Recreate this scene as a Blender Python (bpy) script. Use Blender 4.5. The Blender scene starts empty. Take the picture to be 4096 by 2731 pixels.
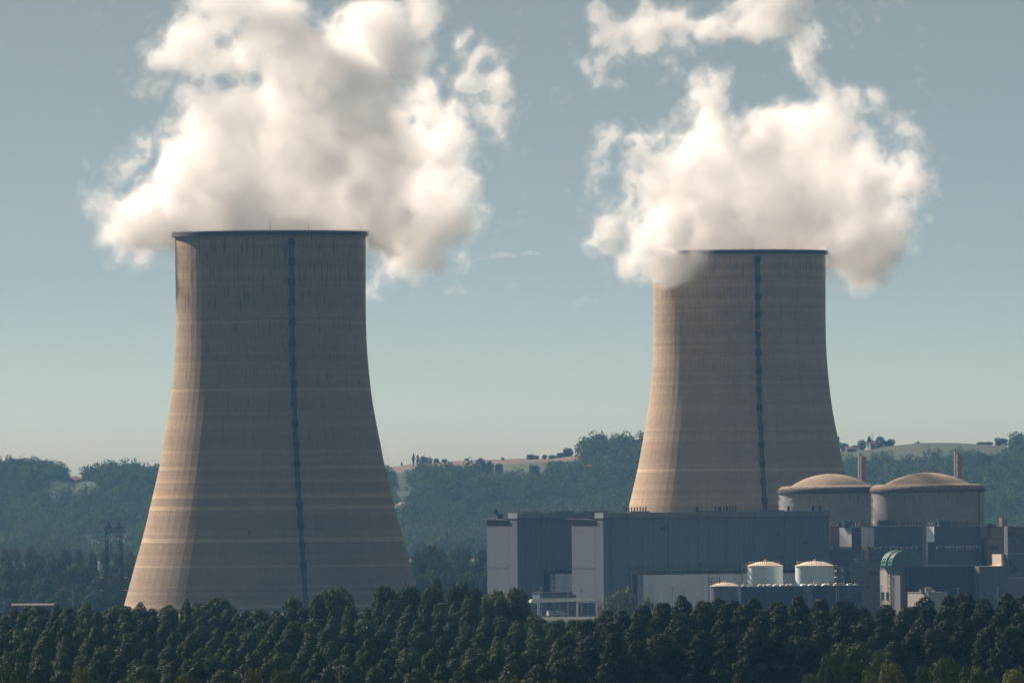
import bpy, math, random
import numpy as np
sc = bpy.context.scene
R = math.radians

# ------------------------------------------------------------------ camera
F = 45450.0            # focal length in pixels of the 4096 px wide photograph
CX, HY = 2048.0, 1900.0
CAMZ = 68.0
GZ = 27.2               # level of the terrace near the camera that carries the plantation
ROLL = 0.0072
cd = bpy.data.cameras.new('camera'); cam = bpy.data.objects.new('camera', cd)
sc.collection.objects.link(cam); sc.camera = cam
cd.sensor_width = 36.0; cd.lens = F / 4096.0 * 36.0
cd.shift_y = (HY - 1365.5) / 4096.0
cd.clip_start = 1.0; cd.clip_end = 60000.0
cam.location = (0, 0, CAMZ)
cam.rotation_mode = 'XYZ'
cam.rotation_euler = (R(90), ROLL, 0)

# ------------------------------------------------------------------ world, sun, exposure
SUN_EL, SUN_ROT = R(34), R(-44)
wd = bpy.data.worlds.new('World'); sc.world = wd; wd.use_nodes = True
nt = wd.node_tree; bg = nt.nodes['Background']
sky = nt.nodes.new('ShaderNodeTexSky'); sky.sky_type = 'NISHITA'; sky.sun_disc = False
sky.sun_elevation = SUN_EL; sky.sun_rotation = SUN_ROT
sky.air_density = 1.0; sky.dust_density = 1.0; sky.ozone_density = 2.0; sky.altitude = 60
tc = nt.nodes.new('ShaderNodeTexCoord'); mp = nt.nodes.new('ShaderNodeMapping'); mp.inputs['Scale'].default_value = (1, 1, 9.0)
nt.links.new(tc.outputs['Generated'], mp.inputs[0]); nt.links.new(mp.outputs[0], sky.inputs[0])
tm = nt.nodes.new('ShaderNodeMix'); tm.data_type = 'RGBA'; tm.blend_type = 'MULTIPLY'; tm.inputs[0].default_value = 1; tm.inputs[7].default_value = (.975, 1.005, .675, 1)
nt.links.new(sky.outputs[0], tm.inputs[6])
hs = nt.nodes.new('ShaderNodeHueSaturation'); hs.inputs['Saturation'].default_value = .50; nt.links.new(tm.outputs[2], hs.inputs['Color'])
nt.links.new(hs.outputs[0], bg.inputs[0]); bg.inputs[1].default_value = 0.05
sl = bpy.data.lights.new('sun', 'SUN'); sl.energy = 5.0; sl.angle = R(0.5); sl.color = (1.0, 0.83, 0.68)
so = bpy.data.objects.new('sun', sl); sc.collection.objects.link(so)
SUNV = np.array([math.sin(SUN_ROT) * math.cos(SUN_EL), math.cos(SUN_ROT) * math.cos(SUN_EL), math.sin(SUN_EL)])
from mathutils import Vector, Matrix
so.rotation_euler = Vector(SUNV).to_track_quat('Z', 'Y').to_euler()
so.location = (-3000, 3000, 2500)
vs = sc.view_settings
vs.view_transform = 'Standard'; vs.look = 'None'; vs.gamma = 1.0; vs.use_curve_mapping = False
vs.exposure = 0.97
cy = sc.cycles
cy.max_bounces = 42; cy.diffuse_bounces = 2; cy.glossy_bounces = 2; cy.transmission_bounces = 2
cy.volume_bounces = 40; cy.transparent_max_bounces = 160
cy.use_denoising = True
cy.sample_clamp_indirect = 8.0

# ------------------------------------------------------------------ mapping from the photograph's pixels
def unroll(px, py):
    x, y = px - CX, py - HY
    return x - ROLL * y, y + ROLL * x
def W(px, py, D):
    x, y = unroll(px, py)
    return (x * D / F, D, CAMZ - y * D / F)
def YY(px, py): return (py - HY) + ROLL * (px - CX)        # pixels below the horizon
def XW(px, py, D): return W(px, py, D)[0]
def ZW(px, py, D): return W(px, py, D)[2]

# ------------------------------------------------------------------ helpers
def link(o): sc.collection.objects.link(o); return o
def tag(o, label=None, cat=None, group=None, kind=None):
    if label: o['label'] = label
    if cat: o['category'] = cat
    if group: o['group'] = group
    if kind: o['kind'] = kind
    return o
def empty(name, loc, rz=0, label=None, cat=None, group=None):
    o = bpy.data.objects.new(name, None); link(o); o.location = loc; o.rotation_euler = (0, 0, rz)
    return tag(o, label, cat, group)
def mesh_np(name, V, Fq, mat, parent=None, smooth=False, midx=None):
    """V (n,3) float, Fq (m,k) int, k=3 or 4"""
    V = np.asarray(V, dtype=np.float32); Fq = np.asarray(Fq, dtype=np.int32)
    me = bpy.data.meshes.new(name); k = Fq.shape[1]
    me.vertices.add(len(V)); me.vertices.foreach_set('co', V.ravel())
    me.loops.add(Fq.size); me.loops.foreach_set('vertex_index', Fq.ravel())
    me.polygons.add(len(Fq)); me.polygons.foreach_set('loop_start', np.arange(0, Fq.size, k, dtype=np.int32))
    try: me.polygons.foreach_set('loop_total', np.full(len(Fq), k, dtype=np.int32))
    except Exception: pass
    for m in (mat if isinstance(mat, (list, tuple)) else [mat]): me.materials.append(m)
    if midx is not None: me.polygons.foreach_set('material_index', np.asarray(midx, dtype=np.int32))
    if smooth: me.polygons.foreach_set('use_smooth', np.ones(len(Fq), dtype=bool))
    me.update(calc_edges=True)
    if name is None: return me
    o = bpy.data.objects.new(name, me); link(o)
    if parent: o.parent = parent
    return o
class MB:
    def __init__(s): s.v = []; s.f = []; s.m = []; s.cur = 0
    def add(s, V, Fc):
        b = len(s.v); s.v += [tuple(map(float, p)) for p in V]
        s.f += [tuple(i + b for i in f) for f in Fc]; s.m += [s.cur] * len(Fc); return s
    def box(s, x0, x1, y0, y1, z0, z1):
        return s.add([(x0,y0,z0),(x1,y0,z0),(x1,y1,z0),(x0,y1,z0),(x0,y0,z1),(x1,y0,z1),(x1,y1,z1),(x0,y1,z1)],
              [(0,3,2,1),(4,5,6,7),(0,1,5,4),(1,2,6,5),(2,3,7,6),(3,0,4,7)])
    def bar(s, a, b, r, n=4, r2=None):
        a = Vector(a); b = Vector(b); d = (b - a)
        if d.length < 1e-6: return s
        d.normalize(); u = d.orthogonal().normalized(); w = d.cross(u); r2 = r if r2 is None else r2
        V = []
        for P, rr in ((a, r), (b, r2)):
            for k in range(n):
                t = 2 * math.pi * (k + .5) / n; V.append(P + (u * math.cos(t) + w * math.sin(t)) * rr)
        return s.add(V, [(k, (k + 1) % n, n + (k + 1) % n, n + k) for k in range(n)] + [tuple(range(n))[::-1], tuple(range(n, 2 * n))])
    def lathe(s, prof, n=48, cx=0, cy=0, a0=0, a1=2 * math.pi):
        closed = abs(a1 - a0 - 2 * math.pi) < 1e-6
        V = []; m = n if closed else n + 1
        for (r, z) in prof:
            for k in range(m):
                t = a0 + (a1 - a0) * k / n; V.append((cx + r * math.cos(t), cy + r * math.sin(t), z))
        Fc = []
        for j in range(len(prof) - 1):
            for k in range(n):
                k2 = (k + 1) % m if closed else k + 1
                Fc.append((j * m + k, j * m + k2, (j + 1) * m + k2, (j + 1) * m + k))
        return s.add(V, Fc)
    def build(s, name, mat, parent=None, smooth=False):
        me = bpy.data.meshes.new(name); me.from_pydata(s.v, [], s.f)
        for m in (mat if isinstance(mat, (list, tuple)) else [mat]): me.materials.append(m)
        me.polygons.foreach_set('material_index', s.m)
        if smooth:
            me.polygons.foreach_set('use_smooth', [True] * len(s.f))
            try: me.set_sharp_from_angle(angle=R(38))
            except Exception: pass
        me.update()
        o = bpy.data.objects.new(name, me); link(o)
        if parent: o.parent = parent
        return o
def copy_tree(o, parent=None):
    c = o.copy(); sc.collection.objects.link(c)
    if parent: c.parent = parent; c.matrix_parent_inverse = o.matrix_parent_inverse.copy()
    for ch in list(o.children): copy_tree(ch, c)
    return c

# ------------------------------------------------------------------ materials
class N:
    def __init__(s, name):
        s.m = bpy.data.materials.new(name); s.m.use_nodes = True; s.t = s.m.node_tree
        s.b = s.t.nodes['Principled BSDF']
    def n(s, typ, **kw):
        o = s.t.nodes.new(typ)
        for k, v in kw.items():
            if isinstance(k, str) and hasattr(o, k): setattr(o, k, v)
        return o
    def l(s, a, b): s.t.links.new(a, b)
    def val(s, inp, v):
        if isinstance(v, (int, float, tuple)): inp.default_value = v
        else: s.l(v, inp)
    def math(s, op, a, b=0.0, c=None, clamp=False):
        o = s.n('ShaderNodeMath', operation=op); o.use_clamp = clamp
        s.val(o.inputs[0], a); s.val(o.inputs[1], b)
        if c is not None: s.val(o.inputs[2], c)
        return o.outputs[0]
    def mix(s, fac, a, b, blend='MIX'):
        o = s.n('ShaderNodeMix'); o.data_type = 'RGBA'; o.blend_type = blend
        s.val(o.inputs[0], fac)
        for i, v in ((6, a), (7, b)):
            if isinstance(v, tuple): o.inputs[i].default_value = v + (1,) if len(v) == 3 else v
            else: s.l(v, o.inputs[i])
        return o.outputs[2]
    def noise(s, vec, scale, detail=3, rough=.55):
        o = s.n('ShaderNodeTexNoise'); o.inputs['Scale'].default_value = scale; o.inputs['Detail'].default_value = detail
        o.inputs['Roughness'].default_value = rough
        if vec is not None: s.l(vec, o.inputs['Vector'])
        return o.outputs[0]
    def ramp(s, v, lo, hi, a=0.0, b=1.0):
        o = s.n('ShaderNodeMapRange'); o.clamp = True
        s.val(o.inputs[0], v); s.val(o.inputs[1], lo); s.val(o.inputs[2], hi); s.val(o.inputs[3], a); s.val(o.inputs[4], b)
        return o.outputs[0]
    def obj(s): return s.n('ShaderNodeTexCoord').outputs['Object']
    def sep(s, v):
        o = s.n('ShaderNodeSeparateXYZ'); s.l(v, o.inputs[0]); return o.outputs
    def comb(s, x, y, z):
        o = s.n('ShaderNodeCombineXYZ'); s.val(o.inputs[0], x); s.val(o.inputs[1], y); s.val(o.inputs[2], z); return o.outputs[0]
    def bump(s, h, strength=.5, dist=.1):
        o = s.n('ShaderNodeBump'); o.inputs['Strength'].default_value = strength; o.inputs['Distance'].default_value = dist
        s.l(h, o.inputs['Height']); s.l(o.outputs[0], s.b.inputs['Normal'])
    def col(s, c): s.val(s.b.inputs['Base Color'], c if not isinstance(c, tuple) else c + (1,))
    def rough(s, r): s.val(s.b.inputs['Roughness'], r)

def mat_plain(name, c, rough=.75, var=.18, scale=.35, metal=0.0, spec=.3, streak=False):
    m = N(name); co = m.obj()
    v = co
    if streak:
        mp = m.n('ShaderNodeMapping'); mp.inputs['Scale'].default_value = (1.6, 1.6, .12); m.l(co, mp.inputs[0]); v = mp.outputs[0]
    f = m.ramp(m.noise(v, scale, 5, .6), .3, .7)
    f2 = m.ramp(m.noise(co, scale * 6, 3, .6), .3, .7)
    a = tuple(x * (1 - var) for x in c); b = tuple(min(1, x * (1 + var)) for x in c)
    cc = m.mix(f, a, b); cc = m.mix(m.math('MULTIPLY', f2, .35), cc, tuple(x * (1 - 1.2 * var) for x in c))
    m.col(cc); m.rough(rough); m.b.inputs['Metallic'].default_value = metal
    m.b.inputs['Specular IOR Level'].default_value = spec
    return m.m

def mat_concrete_tower(name, c, seed=0.0, bands=(), dirt=1.0):
    """cylindrical board-marked concrete: lifts, dark vertical lines, run-off streaks, pale lift bands"""
    m = N(name); co = m.obj(); x, y, z = m.sep(co)
    ang = m.math('ARCTAN2', y, x)
    u = m.math('MULTIPLY', ang, 46.0)                        # metres along the shell
    # every shuttering panel has its own shade
    pu = m.math('FLOOR', m.math('MULTIPLY', ang, 144 / (2 * math.pi))); pz = m.math('FLOOR', m.math('DIVIDE', z, 1.5))
    wn = m.n('ShaderNodeTexWhiteNoise'); wn.noise_dimensions = '3D'; m.l(m.comb(pu, pz, seed), wn.inputs[0])
    wl = m.n('ShaderNodeTexWhiteNoise'); wl.noise_dimensions = '1D'; m.l(m.math('ADD', pz, seed + 7.3), wl.inputs['W'])
    wr = m.n('ShaderNodeTexWhiteNoise'); wr.noise_dimensions = '1D'; m.l(m.math('ADD', pu, seed + 3.1), wr.inputs['W'])
    tone = m.math('ADD', m.math('MULTIPLY', wn.outputs[0], .10), m.math('ADD', m.math('MULTIPLY', wl.outputs[0], .20), m.math('MULTIPLY', wr.outputs[0], .08)))
    big = m.ramp(m.noise(m.comb(m.math('MULTIPLY', u, .6), m.math('MULTIPLY', z, 1.2), seed), .03, 4), .3, .7)
    tone = m.math('ADD', tone, m.math('MULTIPLY', big, .12))
    base = m.mix(m.math('MULTIPLY', tone, 2.3, clamp=True), tuple(v * .76 for v in c), tuple(v * 1.2 for v in c))
    # horizontal joint lines and vertical joint lines
    fz = m.math('FRACT', m.math('DIVIDE', z, 1.5)); hz = m.math('LESS_THAN', fz, .13)
    fu = m.math('FRACT', m.math('MULTIPLY', ang, 144 / (2 * math.pi))); hu = m.math('LESS_THAN', m.math('ABSOLUTE', m.math('SUBTRACT', fu, .5)), .06)
    ln = m.math('MULTIPLY', m.math('MAXIMUM', m.math('MULTIPLY', hz, .45), m.math('MULTIPLY', hu, .55)), m.ramp(m.noise(co, .12, 3), .35, .6, .25, 1.0))
    base = m.mix(m.math('MULTIPLY', ln, .62), base, tuple(v * .42 for v in c))
    # run-off streaks, denser in the upper half
    st = m.noise(m.comb(m.math('MULTIPLY', u, 1.25), m.math('MULTIPLY', z, .085), seed + 2), 1.0, 3, .55)
    thr = m.ramp(z, 60, 165, .66, .545)
    sk = m.ramp(m.math('SUBTRACT', st, thr), 0.0, .05)
    base = m.mix(m.math('MULTIPLY', sk, .6 * dirt), base, (.07, .068, .075))
    fine = m.ramp(m.noise(m.comb(m.math('MULTIPLY', u, .5), m.math('MULTIPLY', z, 3.0), seed), .6, 5, .65), .35, .7)
    lowm = m.ramp(z, 10, 52, 1.0, .0)
    base = m.mix(m.math('MULTIPLY', m.math('MULTIPLY', fine, lowm), .45 * dirt), base, (.15, .145, .15))
    for (z0, h, k) in bands:
        b = m.math('MULTIPLY', m.math('GREATER_THAN', z, z0), m.math('LESS_THAN', z, z0 + h))
        b = m.math('MULTIPLY', b, m.ramp(m.noise(m.comb(u, z, seed), .25, 3), .3, .55, .45, 1.0))
        base = m.mix(m.math('MULTIPLY', b, k), base, tuple(min(1, v * 1.55) for v in c))
        d = m.math('MULTIPLY', m.math('GREATER_THAN', z, z0 - h * .55), m.math('LESS_THAN', z, z0))
        base = m.mix(m.math('MULTIPLY', d, .22 * k), base, tuple(v * .4 for v in c))
    m.col(base); m.rough(.9); m.b.inputs['Specular IOR Level'].default_value = .15
    return m.m

def mat_cladding(name, c, pitch=2.4, line=.35, rough=.55, streak=.15):
    """profiled metal sheet: flutes, panel joints, slight tone shifts from sheet to sheet"""
    m = N(name); co = m.obj(); x, y, z = m.sep(co)
    s_ = m.math('ADD', x, y)
    cell = m.math('FLOOR', m.math('DIVIDE', s_, pitch)); wn = m.n('ShaderNodeTexWhiteNoise'); wn.noise_dimensions = '1D'; m.l(cell, wn.inputs['W'])
    fr = m.math('FRACT', m.math('DIVIDE', s_, pitch)); ln = m.math('LESS_THAN', fr, .14)
    fl = m.math('SINE', m.math('MULTIPLY', s_, 2 * math.pi / .8))
    zz = m.math('LESS_THAN', m.math('FRACT', m.math('DIVIDE', z, 9.3)), .015)
    b = m.mix(m.math('MULTIPLY', wn.outputs[0], .9), tuple(v * .9 for v in c), tuple(v * 1.08 for v in c))
    n1 = m.ramp(m.noise(m.comb(m.math('MULTIPLY', s_, .7), m.math('MULTIPLY', z, .12), 0.0), .6, 4), .35, .7)
    b = m.mix(m.math('MULTIPLY', n1, streak * 2), b, tuple(v * .75 for v in c))
    b = m.mix(m.math('MULTIPLY', ln, line), b, tuple(min(1, v * 1.9) for v in c))
    b = m.mix(m.math('MULTIPLY', zz, .3), b, tuple(v * .5 for v in c))
    m.col(b); m.rough(rough); m.b.inputs['Specular IOR Level'].default_value = .4
    m.bump(fl, .6, .12)
    return m.m

def mat_leaf(name, c, c2=None, sheen=.35, rough=.42, crown=False):
    m = N(name); c2 = c2 or tuple(v * 1.7 for v in c)
    oi = m.n('ShaderNodeObjectInfo')
    co = m.obj()
    f = m.ramp(m.noise(co, .55, 2), .35, .65)
    w = m.n('ShaderNodeTexWhiteNoise'); w.noise_dimensions = '3D'
    g = m.n('ShaderNodeNewGeometry')
    snap = m.n('ShaderNodeVectorMath', operation='SNAP'); m.l(co, snap.inputs[0]); snap.inputs[1].default_value = (.8, .8, .8); m.l(snap.outputs[0], w.inputs[0])
    t = m.math('ADD', m.math('MULTIPLY', f, .45), m.math('MULTIPLY', w.outputs[0], .4))
    if crown:                                                # whole crowns and whole stands differ from each other
        vo = m.n('ShaderNodeTexVoronoi'); vo.inputs['Scale'].default_value = .075; m.l(co, vo.inputs['Vector'])
        vs_ = m.sep(vo.outputs['Color'])[0]
        st_ = m.ramp(m.noise(co, .012, 3), .38, .62)
        t = m.math('ADD', m.math('MULTIPLY', vs_, .5), m.math('ADD', m.math('MULTIPLY', st_, .35), m.math('MULTIPLY', w.outputs[0], .2)))
    t = m.math('ADD', t, m.math('MULTIPLY', m.math('SUBTRACT', oi.outputs['Random'], .5), .8), clamp=True)
    b = m.mix(t, c, c2)
    m.col(b); m.rough(rough); m.b.inputs['Specular IOR Level'].default_value = sheen
    tr = m.n('ShaderNodeBsdfTranslucent'); m.l(m.mix(.5, b, (c2[0] * 1.4, c2[1] * 1.5, c2[2] * .8)), tr.inputs[0])
    mx = m.n('ShaderNodeMixShader'); mx.inputs[0].default_value = .16
    m.l(m.b.outputs[0], mx.inputs[1]); m.l(tr.outputs[0], mx.inputs[2])
    m.l(mx.outputs[0], m.t.nodes['Material Output'].inputs['Surface'])
    return m.m

def mat_volume(name, dens, color=(1, 1, 1), aniso=0.0):
    m = bpy.data.materials.new(name); m.use_nodes = True; t = m.node_tree
    t.nodes.remove(t.nodes['Principled BSDF'])
    v = t.nodes.new('ShaderNodeVolumePrincipled'); v.inputs['Color'].default_value = color + (1,)
    v.inputs['Density'].default_value = dens; v.inputs['Anisotropy'].default_value = aniso
    try: v.inputs['Density Attribute'].default_value = ''
    except Exception: pass
    t.links.new(v.outputs[0], t.nodes['Material Output'].inputs['Volume'])
    try: m.cycles.homogeneous_volume = True
    except Exception: pass
    return m
# ------------------------------------------------------------------ foliage shapes
def crown_np(seed, rad, z0, z1, n, leaf, lobes=26, lobe_r=.42, kind='round', keep=.72, jit=.34):
    """leaf-clump quads on the outside of many lobes; returns V (4n,3)"""
    g = np.random.default_rng(seed)
    H = z1 - z0; cz = (z0 + z1) / 2
    C = []; Rr = []
    for k in range(lobes):
        t = (k + .5) / lobes + g.uniform(-.4, .4) / lobes
        t = min(max(t, .02), .98)
        if kind == 'round': w = math.sqrt(max(0, 1 - (2 * t - 1) ** 2)) ** .8
        elif kind == 'poplar': w = (min(1, (t + .05) * 2.6)) * (1 - t ** 3.2) ** .75
        elif kind == 'wide': w = (1 - t ** 2.4) ** .55 * min(1, .55 + t * 2)
        else: w = math.sqrt(max(0, 1 - (2 * t - 1) ** 2))
        a = k * 2.39996 + g.uniform(-.5, .5); rr = rad * w * g.uniform(.35, .78)
        C.append((rr * math.cos(a), rr * math.sin(a), z0 + H * (.06 + .84 * t)))
        Rr.append(rad * lobe_r * g.uniform(.7, 1.2) * (.62 + .38 * w))
    C = np.array(C); Rr = np.array(Rr)
    m = n * 3
    L = g.choice(lobes, m, p=Rr ** 2 / (Rr ** 2).sum())
    d = g.normal(size=(m, 3)); d /= np.linalg.norm(d, axis=1)[:, None]
    el = 1.5 if kind == 'poplar' else .95
    off = d * (Rr[L] * g.uniform(.72, 1.08, m))[:, None]; off[:, 2] *= el
    P = C[L] + off
    # drop leaves buried inside another lobe
    bad = np.zeros(m, bool)
    for k in range(lobes):
        q = P - C[k]; q[:, 2] /= el
        bad |= ((q ** 2).sum(1) < (Rr[k] * keep) ** 2)
    P = P[~bad][:n]; d = d[~bad][:n]; n = len(P)
    nrm = d * 1.0 + g.normal(size=(n, 3)) * jit; nrm[:, 2] += .25; nrm /= np.linalg.norm(nrm, axis=1)[:, None]
    r1 = g.normal(size=(n, 3)); u = np.cross(nrm, r1); u /= np.linalg.norm(u, axis=1)[:, None]; v = np.cross(nrm, u)
    s = leaf * g.uniform(.55, 1.35, n)[:, None]; e = g.uniform(.55, .95, n)[:, None]
    Q = np.stack([P + u * s, P + v * s * e, P - u * s * g.uniform(.6, 1, n)[:, None], P - v * s * e], 1)
    return Q.reshape(-1, 3)
def quads(nv): return np.arange(nv, dtype=np.int32).reshape(-1, 4)
def trunk_mb(h, r, seed, spread=1.6, n_limb=6):
    g = random.Random(seed); m = MB(); p = Vector((0, 0, -.4)); q = None; rr = r
    seg = 5
    pts = [Vector((g.uniform(-.1, .1) * k, g.uniform(-.1, .1) * k, -.4 + (h + .4) * k / seg)) for k in range(seg + 1)]
    for k in range(seg): m.bar(pts[k], pts[k + 1], r * (1 - .85 * k / seg), 7, r * (1 - .85 * (k + 1) / seg))
    for k in range(n_limb):
        t = .35 + .6 * k / n_limb; b = pts[0].lerp(pts[-1], t); a = g.uniform(0, 6.28)
        e = b + Vector((math.cos(a) * spread, math.sin(a) * spread, spread * g.uniform(.6, 1.4)))
        m.bar(b, e, r * .45 * (1 - t * .6), 5, r * .08)
    return m

# ------------------------------------------------------------------ setting: ground and hills
m = N('ground_soil'); co = m.obj()
f = m.ramp(m.noise(co, .006, 5), .35, .65); f2 = m.ramp(m.noise(co, .05, 4), .3, .7)
m.col(m.mix(m.math('MULTIPLY', f2, .5), m.mix(f, (.022, .038, .015), (.045, .05, .026)), (.018, .03, .012))); m.rough(.95)
M_ground = m.m
V = []; Fc = []; nx, ny = 40, 40
xs = np.concatenate([np.linspace(-5500, -400, 14), np.linspace(-300, 300, 61), np.linspace(400, 5500, 14)]); ys = np.concatenate([np.linspace(-200, 2400, 14), np.linspace(2640, 3400, 14), np.linspace(3600, 4700, 8), np.linspace(4780, 4960, 31), np.linspace(5100, 13300, 20)]); nx, ny = len(xs), len(ys)
X, Y = np.meshgrid(xs, ys, indexing='ij')
def sstep(a, b, v): t = np.clip((v - a) / (b - a), 0, 1); return t * t * (3 - 2 * t)
def ground_z(x, y):
    z = GZ * (1 - sstep(2680, 3350, y))
    return z + 7.4 * sstep(4800, 4822, y) * (1 - sstep(4880, 4915, y)) * sstep(-12, 4, x) * (1 - sstep(48, 66, x))
Vg = np.stack([X, Y, ground_z(X, Y)], -1).reshape(-1, 3)
I = np.arange(nx * ny).reshape(nx, ny)
Fg = np.stack([I[:-1, :-1], I[1:, :-1], I[1:, 1:], I[:-1, 1:]], -1).reshape(-1, 4)
ground = mesh_np('ground', Vg, Fg, M_ground); tag(ground, kind='structure')

def lattice2(seed, nx, ny): return np.random.default_rng(seed).uniform(-1, 1, (nx, ny))
def vnoise2(x, y, seed):
    g = lattice2(seed, 256, 256); xi = np.floor(x).astype(int); yi = np.floor(y).astype(int)
    fx = x - xi; fy = y - yi; fx = fx * fx * (3 - 2 * fx); fy = fy * fy * (3 - 2 * fy)
    a = g[xi % 256, yi % 256]; b = g[(xi + 1) % 256, yi % 256]; c = g[xi % 256, (yi + 1) % 256]; d = g[(xi + 1) % 256, (yi + 1) % 256]
    return (a * (1 - fx) + b * fx) * (1 - fy) + (c * (1 - fx) + d * fx) * fy
GX = [-2600, -1500, -400, 0, 105, 210, 300, 420, 500, 630, 900, 1200, 1540, 1650, 1760, 1915, 2070, 2200, 2330, 2440, 2560, 2800, 3100, 3360, 3480, 3560, 3680, 3830, 4000, 4096, 4500, 5600, 6700]
GY = [1910, 1880, 1892, 1890, 1882, 1902, 1930, 1908, 1912, 1935, 1930, 1900, 1872, 1854, 1845, 1840, 1834, 1834, 1818, 1808, 1818, 1830, 1830, 1808, 1797, 1784, 1771, 1771, 1783, 1795, 1800, 1830, 1850]
D_R, D_B = 11500.0, 9700.0
def ridge_z(x):
    px = CX + x * F / D_R
    return CAMZ - (np.interp(px, GX, GY) - HY + ROLL * (px - CX)) * D_R / F
def hill_z(x, D):
    """height of the hill ground at world x and distance D"""
    t = (D - D_B) / (D_R - D_B)
    xr = x * D_R / D                                     # a ridge seen in its own direction
    zr = ridge_z(xr)
    tt = np.clip(t, 0, 1)
    sh = .55 * np.sin(np.pi / 2 * tt) + .45 * (tt * tt * (3 - 2 * tt))
    n = vnoise2(x / 110 + 9, D / 420 + 3, 5) * 11 + vnoise2(x / 55, D / 180, 6) * 5
    z = zr * sh + n * np.sin(np.pi * tt) ** 1.0 * (.35 + .65 * (1 - tt))
    back = np.clip((D - D_R) / 1500, 0, 1)
    z = np.where(t > 1, zr * (1 - back ** 2 * .9), z)
    return np.where(t <= 0, -1.5, z)
POLY = {
 1: [(1480,1700),(2330,1700),(2330,1843),(2190,1848),(2100,1851),(1960,1857),(1905,1866),(1850,1858),(1760,1862),(1660,1874),(1610,1880),(1600,1896),(1560,1884),(1500,1874)],
 2: [(1905,1875),(1960,1862),(2010,1854),(2100,1854),(2200,1862),(2190,1880),(2120,1886),(2060,1878),(2000,1885),(1945,1898),(1925,1886)],
 3: [(3340,1690),(4060,1690),(4056,1796),(3990,1800),(3950,1812),(3925,1832),(3880,1816),(3820,1800),(3760,1806),(3700,1834),(3600,1828),(3540,1812),(3450,1834),(3340,1832)],
 4: [(140,1934),(405,1928),(400,1950),(290,1956),(200,1966),(175,1948)],
 5: [(305,2172),(360,2158),(500,2148),(545,2158),(500,2178),(350,2186)],
}
def inpoly(px, py, poly):
    r = np.zeros(px.shape, bool); n = len(poly)
    for i in range(n):
        x1, y1 = poly[i]; x2, y2 = poly[(i + 1) % n]
        c = (y1 > py) != (y2 > py)
        with np.errstate(divide='ignore', invalid='ignore'): xx = (x2 - x1) * (py - y1) / (y2 - y1 + 1e-12) + x1
        r ^= c & (px < xx)
    return r
def topx(x, D, z):
    a = x * F / D; b = (CAMZ - z) * F / D
    return CX + a + ROLL * b, HY + b - ROLL * a
def fieldat(x, D, z):
    px, py = topx(x, D, z); k = np.zeros(np.shape(px), int)
    for i, p in POLY.items(): k[inpoly(px, py, p)] = i
    k[(k > 0) & (D < D_B + 100) & (k != 5)] = 0
    return k
us = np.linspace(-3200, 7300, 520); Ds = np.concatenate([np.linspace(D_B, D_R, 200), np.linspace(D_R + 25, 13300, 24)])
U, DD = np.meshgrid(us, Ds, indexing='ij'); Xh = (U - CX) / F * DD
Zh = hill_z(Xh, DD)
Vh = np.stack([Xh, DD, Zh], -1).reshape(-1, 3)
I = np.arange(U.size).reshape(U.shape)
Fh = np.stack([I[:-1, :-1], I[1:, :-1], I[1:, 1:], I[:-1, 1:]], -1).reshape(-1, 4)
cen = Vh[Fh].mean(1)
mi = fieldat(cen[:, 0], cen[:, 1], cen[:, 2])
def mat_field(name, c, row=3.0, rd=(1, .15)):
    m = N(name); co = m.obj(); x, y, z = m.sep(co)
    r = m.math('SINE', m.math('MULTIPLY', m.math('ADD', m.math('MULTIPLY', x, rd[0]), m.math('MULTIPLY', y, rd[1])), 2 * math.pi / row))
    b = m.mix(m.ramp(m.noise(co, .02, 4), .3, .7), tuple(v * .8 for v in c), tuple(v * 1.15 for v in c))
    b = m.mix(m.math('MULTIPLY', m.ramp(r, 0, 1), .18), b, tuple(v * .6 for v in c)); m.col(b); m.rough(.95); m.b.inputs['Specular IOR Level'].default_value = .1
    return m.m
M_hill = mat_plain('wood_floor', (.028, .045, .02), .95, .3, .02)
hills = mesh_np('hills', Vh, Fh, [M_hill, mat_field('ploughed_soil', (.19, .14, .10), 4.0), mat_field('pasture', (.095, .125, .06), 9.0), mat_field('stubble_pasture', (.080, .092, .048), 7.0, (1, .4)),
                               mat_field('meadow', (.055, .095, .035), 8.0), mat_field('pale_meadow', (.10, .13, .07), 8.0)], smooth=True, midx=mi)
tag(hills, kind='structure')

M_far = mat_leaf('far_leaves', (.015, .034, .014), (.105, .15, .05), sheen=.02, rough=.9, crown=True)
M_mid = mat_leaf('mid_leaves', (.034, .058, .020), (.072, .098, .036), sheen=.04, rough=.8)
M_bark = mat_plain('bark', (.11, .09, .07), .9, .3, 2.0)

# the woods that cover the hillside: too many to count, one object
g = np.random.default_rng(12)
protos = [crown_np(100 + k, 7.6 + .7 * (k % 3), 1.5, 15 + 1.2 * (k % 4), 260, .95, lobes=13, lobe_r=.5, kind=('round', 'wide')[k % 2]) for k in range(7)]
rows = []
D = D_B - 400
while D < D_R + 14:
    n = int(12000 / (F / D) * .1 * 1.0 / .85)
    px = np.linspace(-500, 4600, int(5100 * D / F / 10.5)) + g.uniform(-30, 30, int(5100 * D / F / 10.5))
    dj = D + g.uniform(-9, 9, len(px))
    x = (px - CX) / F * dj; z = np.where(dj > D_B, hill_z(x, dj), 0)
    rows.append(np.stack([x, dj, np.maximum(z, -1)], 1)); D += 27
T = np.concatenate(rows)
px, py = topx(T[:, 0], T[:, 1], T[:, 2])
sc_ = g.uniform(.72, 1.18, len(T)) * np.where(vnoise2(T[:, 0] / 60, T[:, 1] / 120, 8) > 0, 1.08, .86)
ok = np.ones(len(T), bool)
for dy in (0, 18, 36, 52): ok &= fieldat(T[:, 0], T[:, 1], T[:, 2] + dy / (F / T[:, 1]) * sc_ * 1.0) == 0
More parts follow.
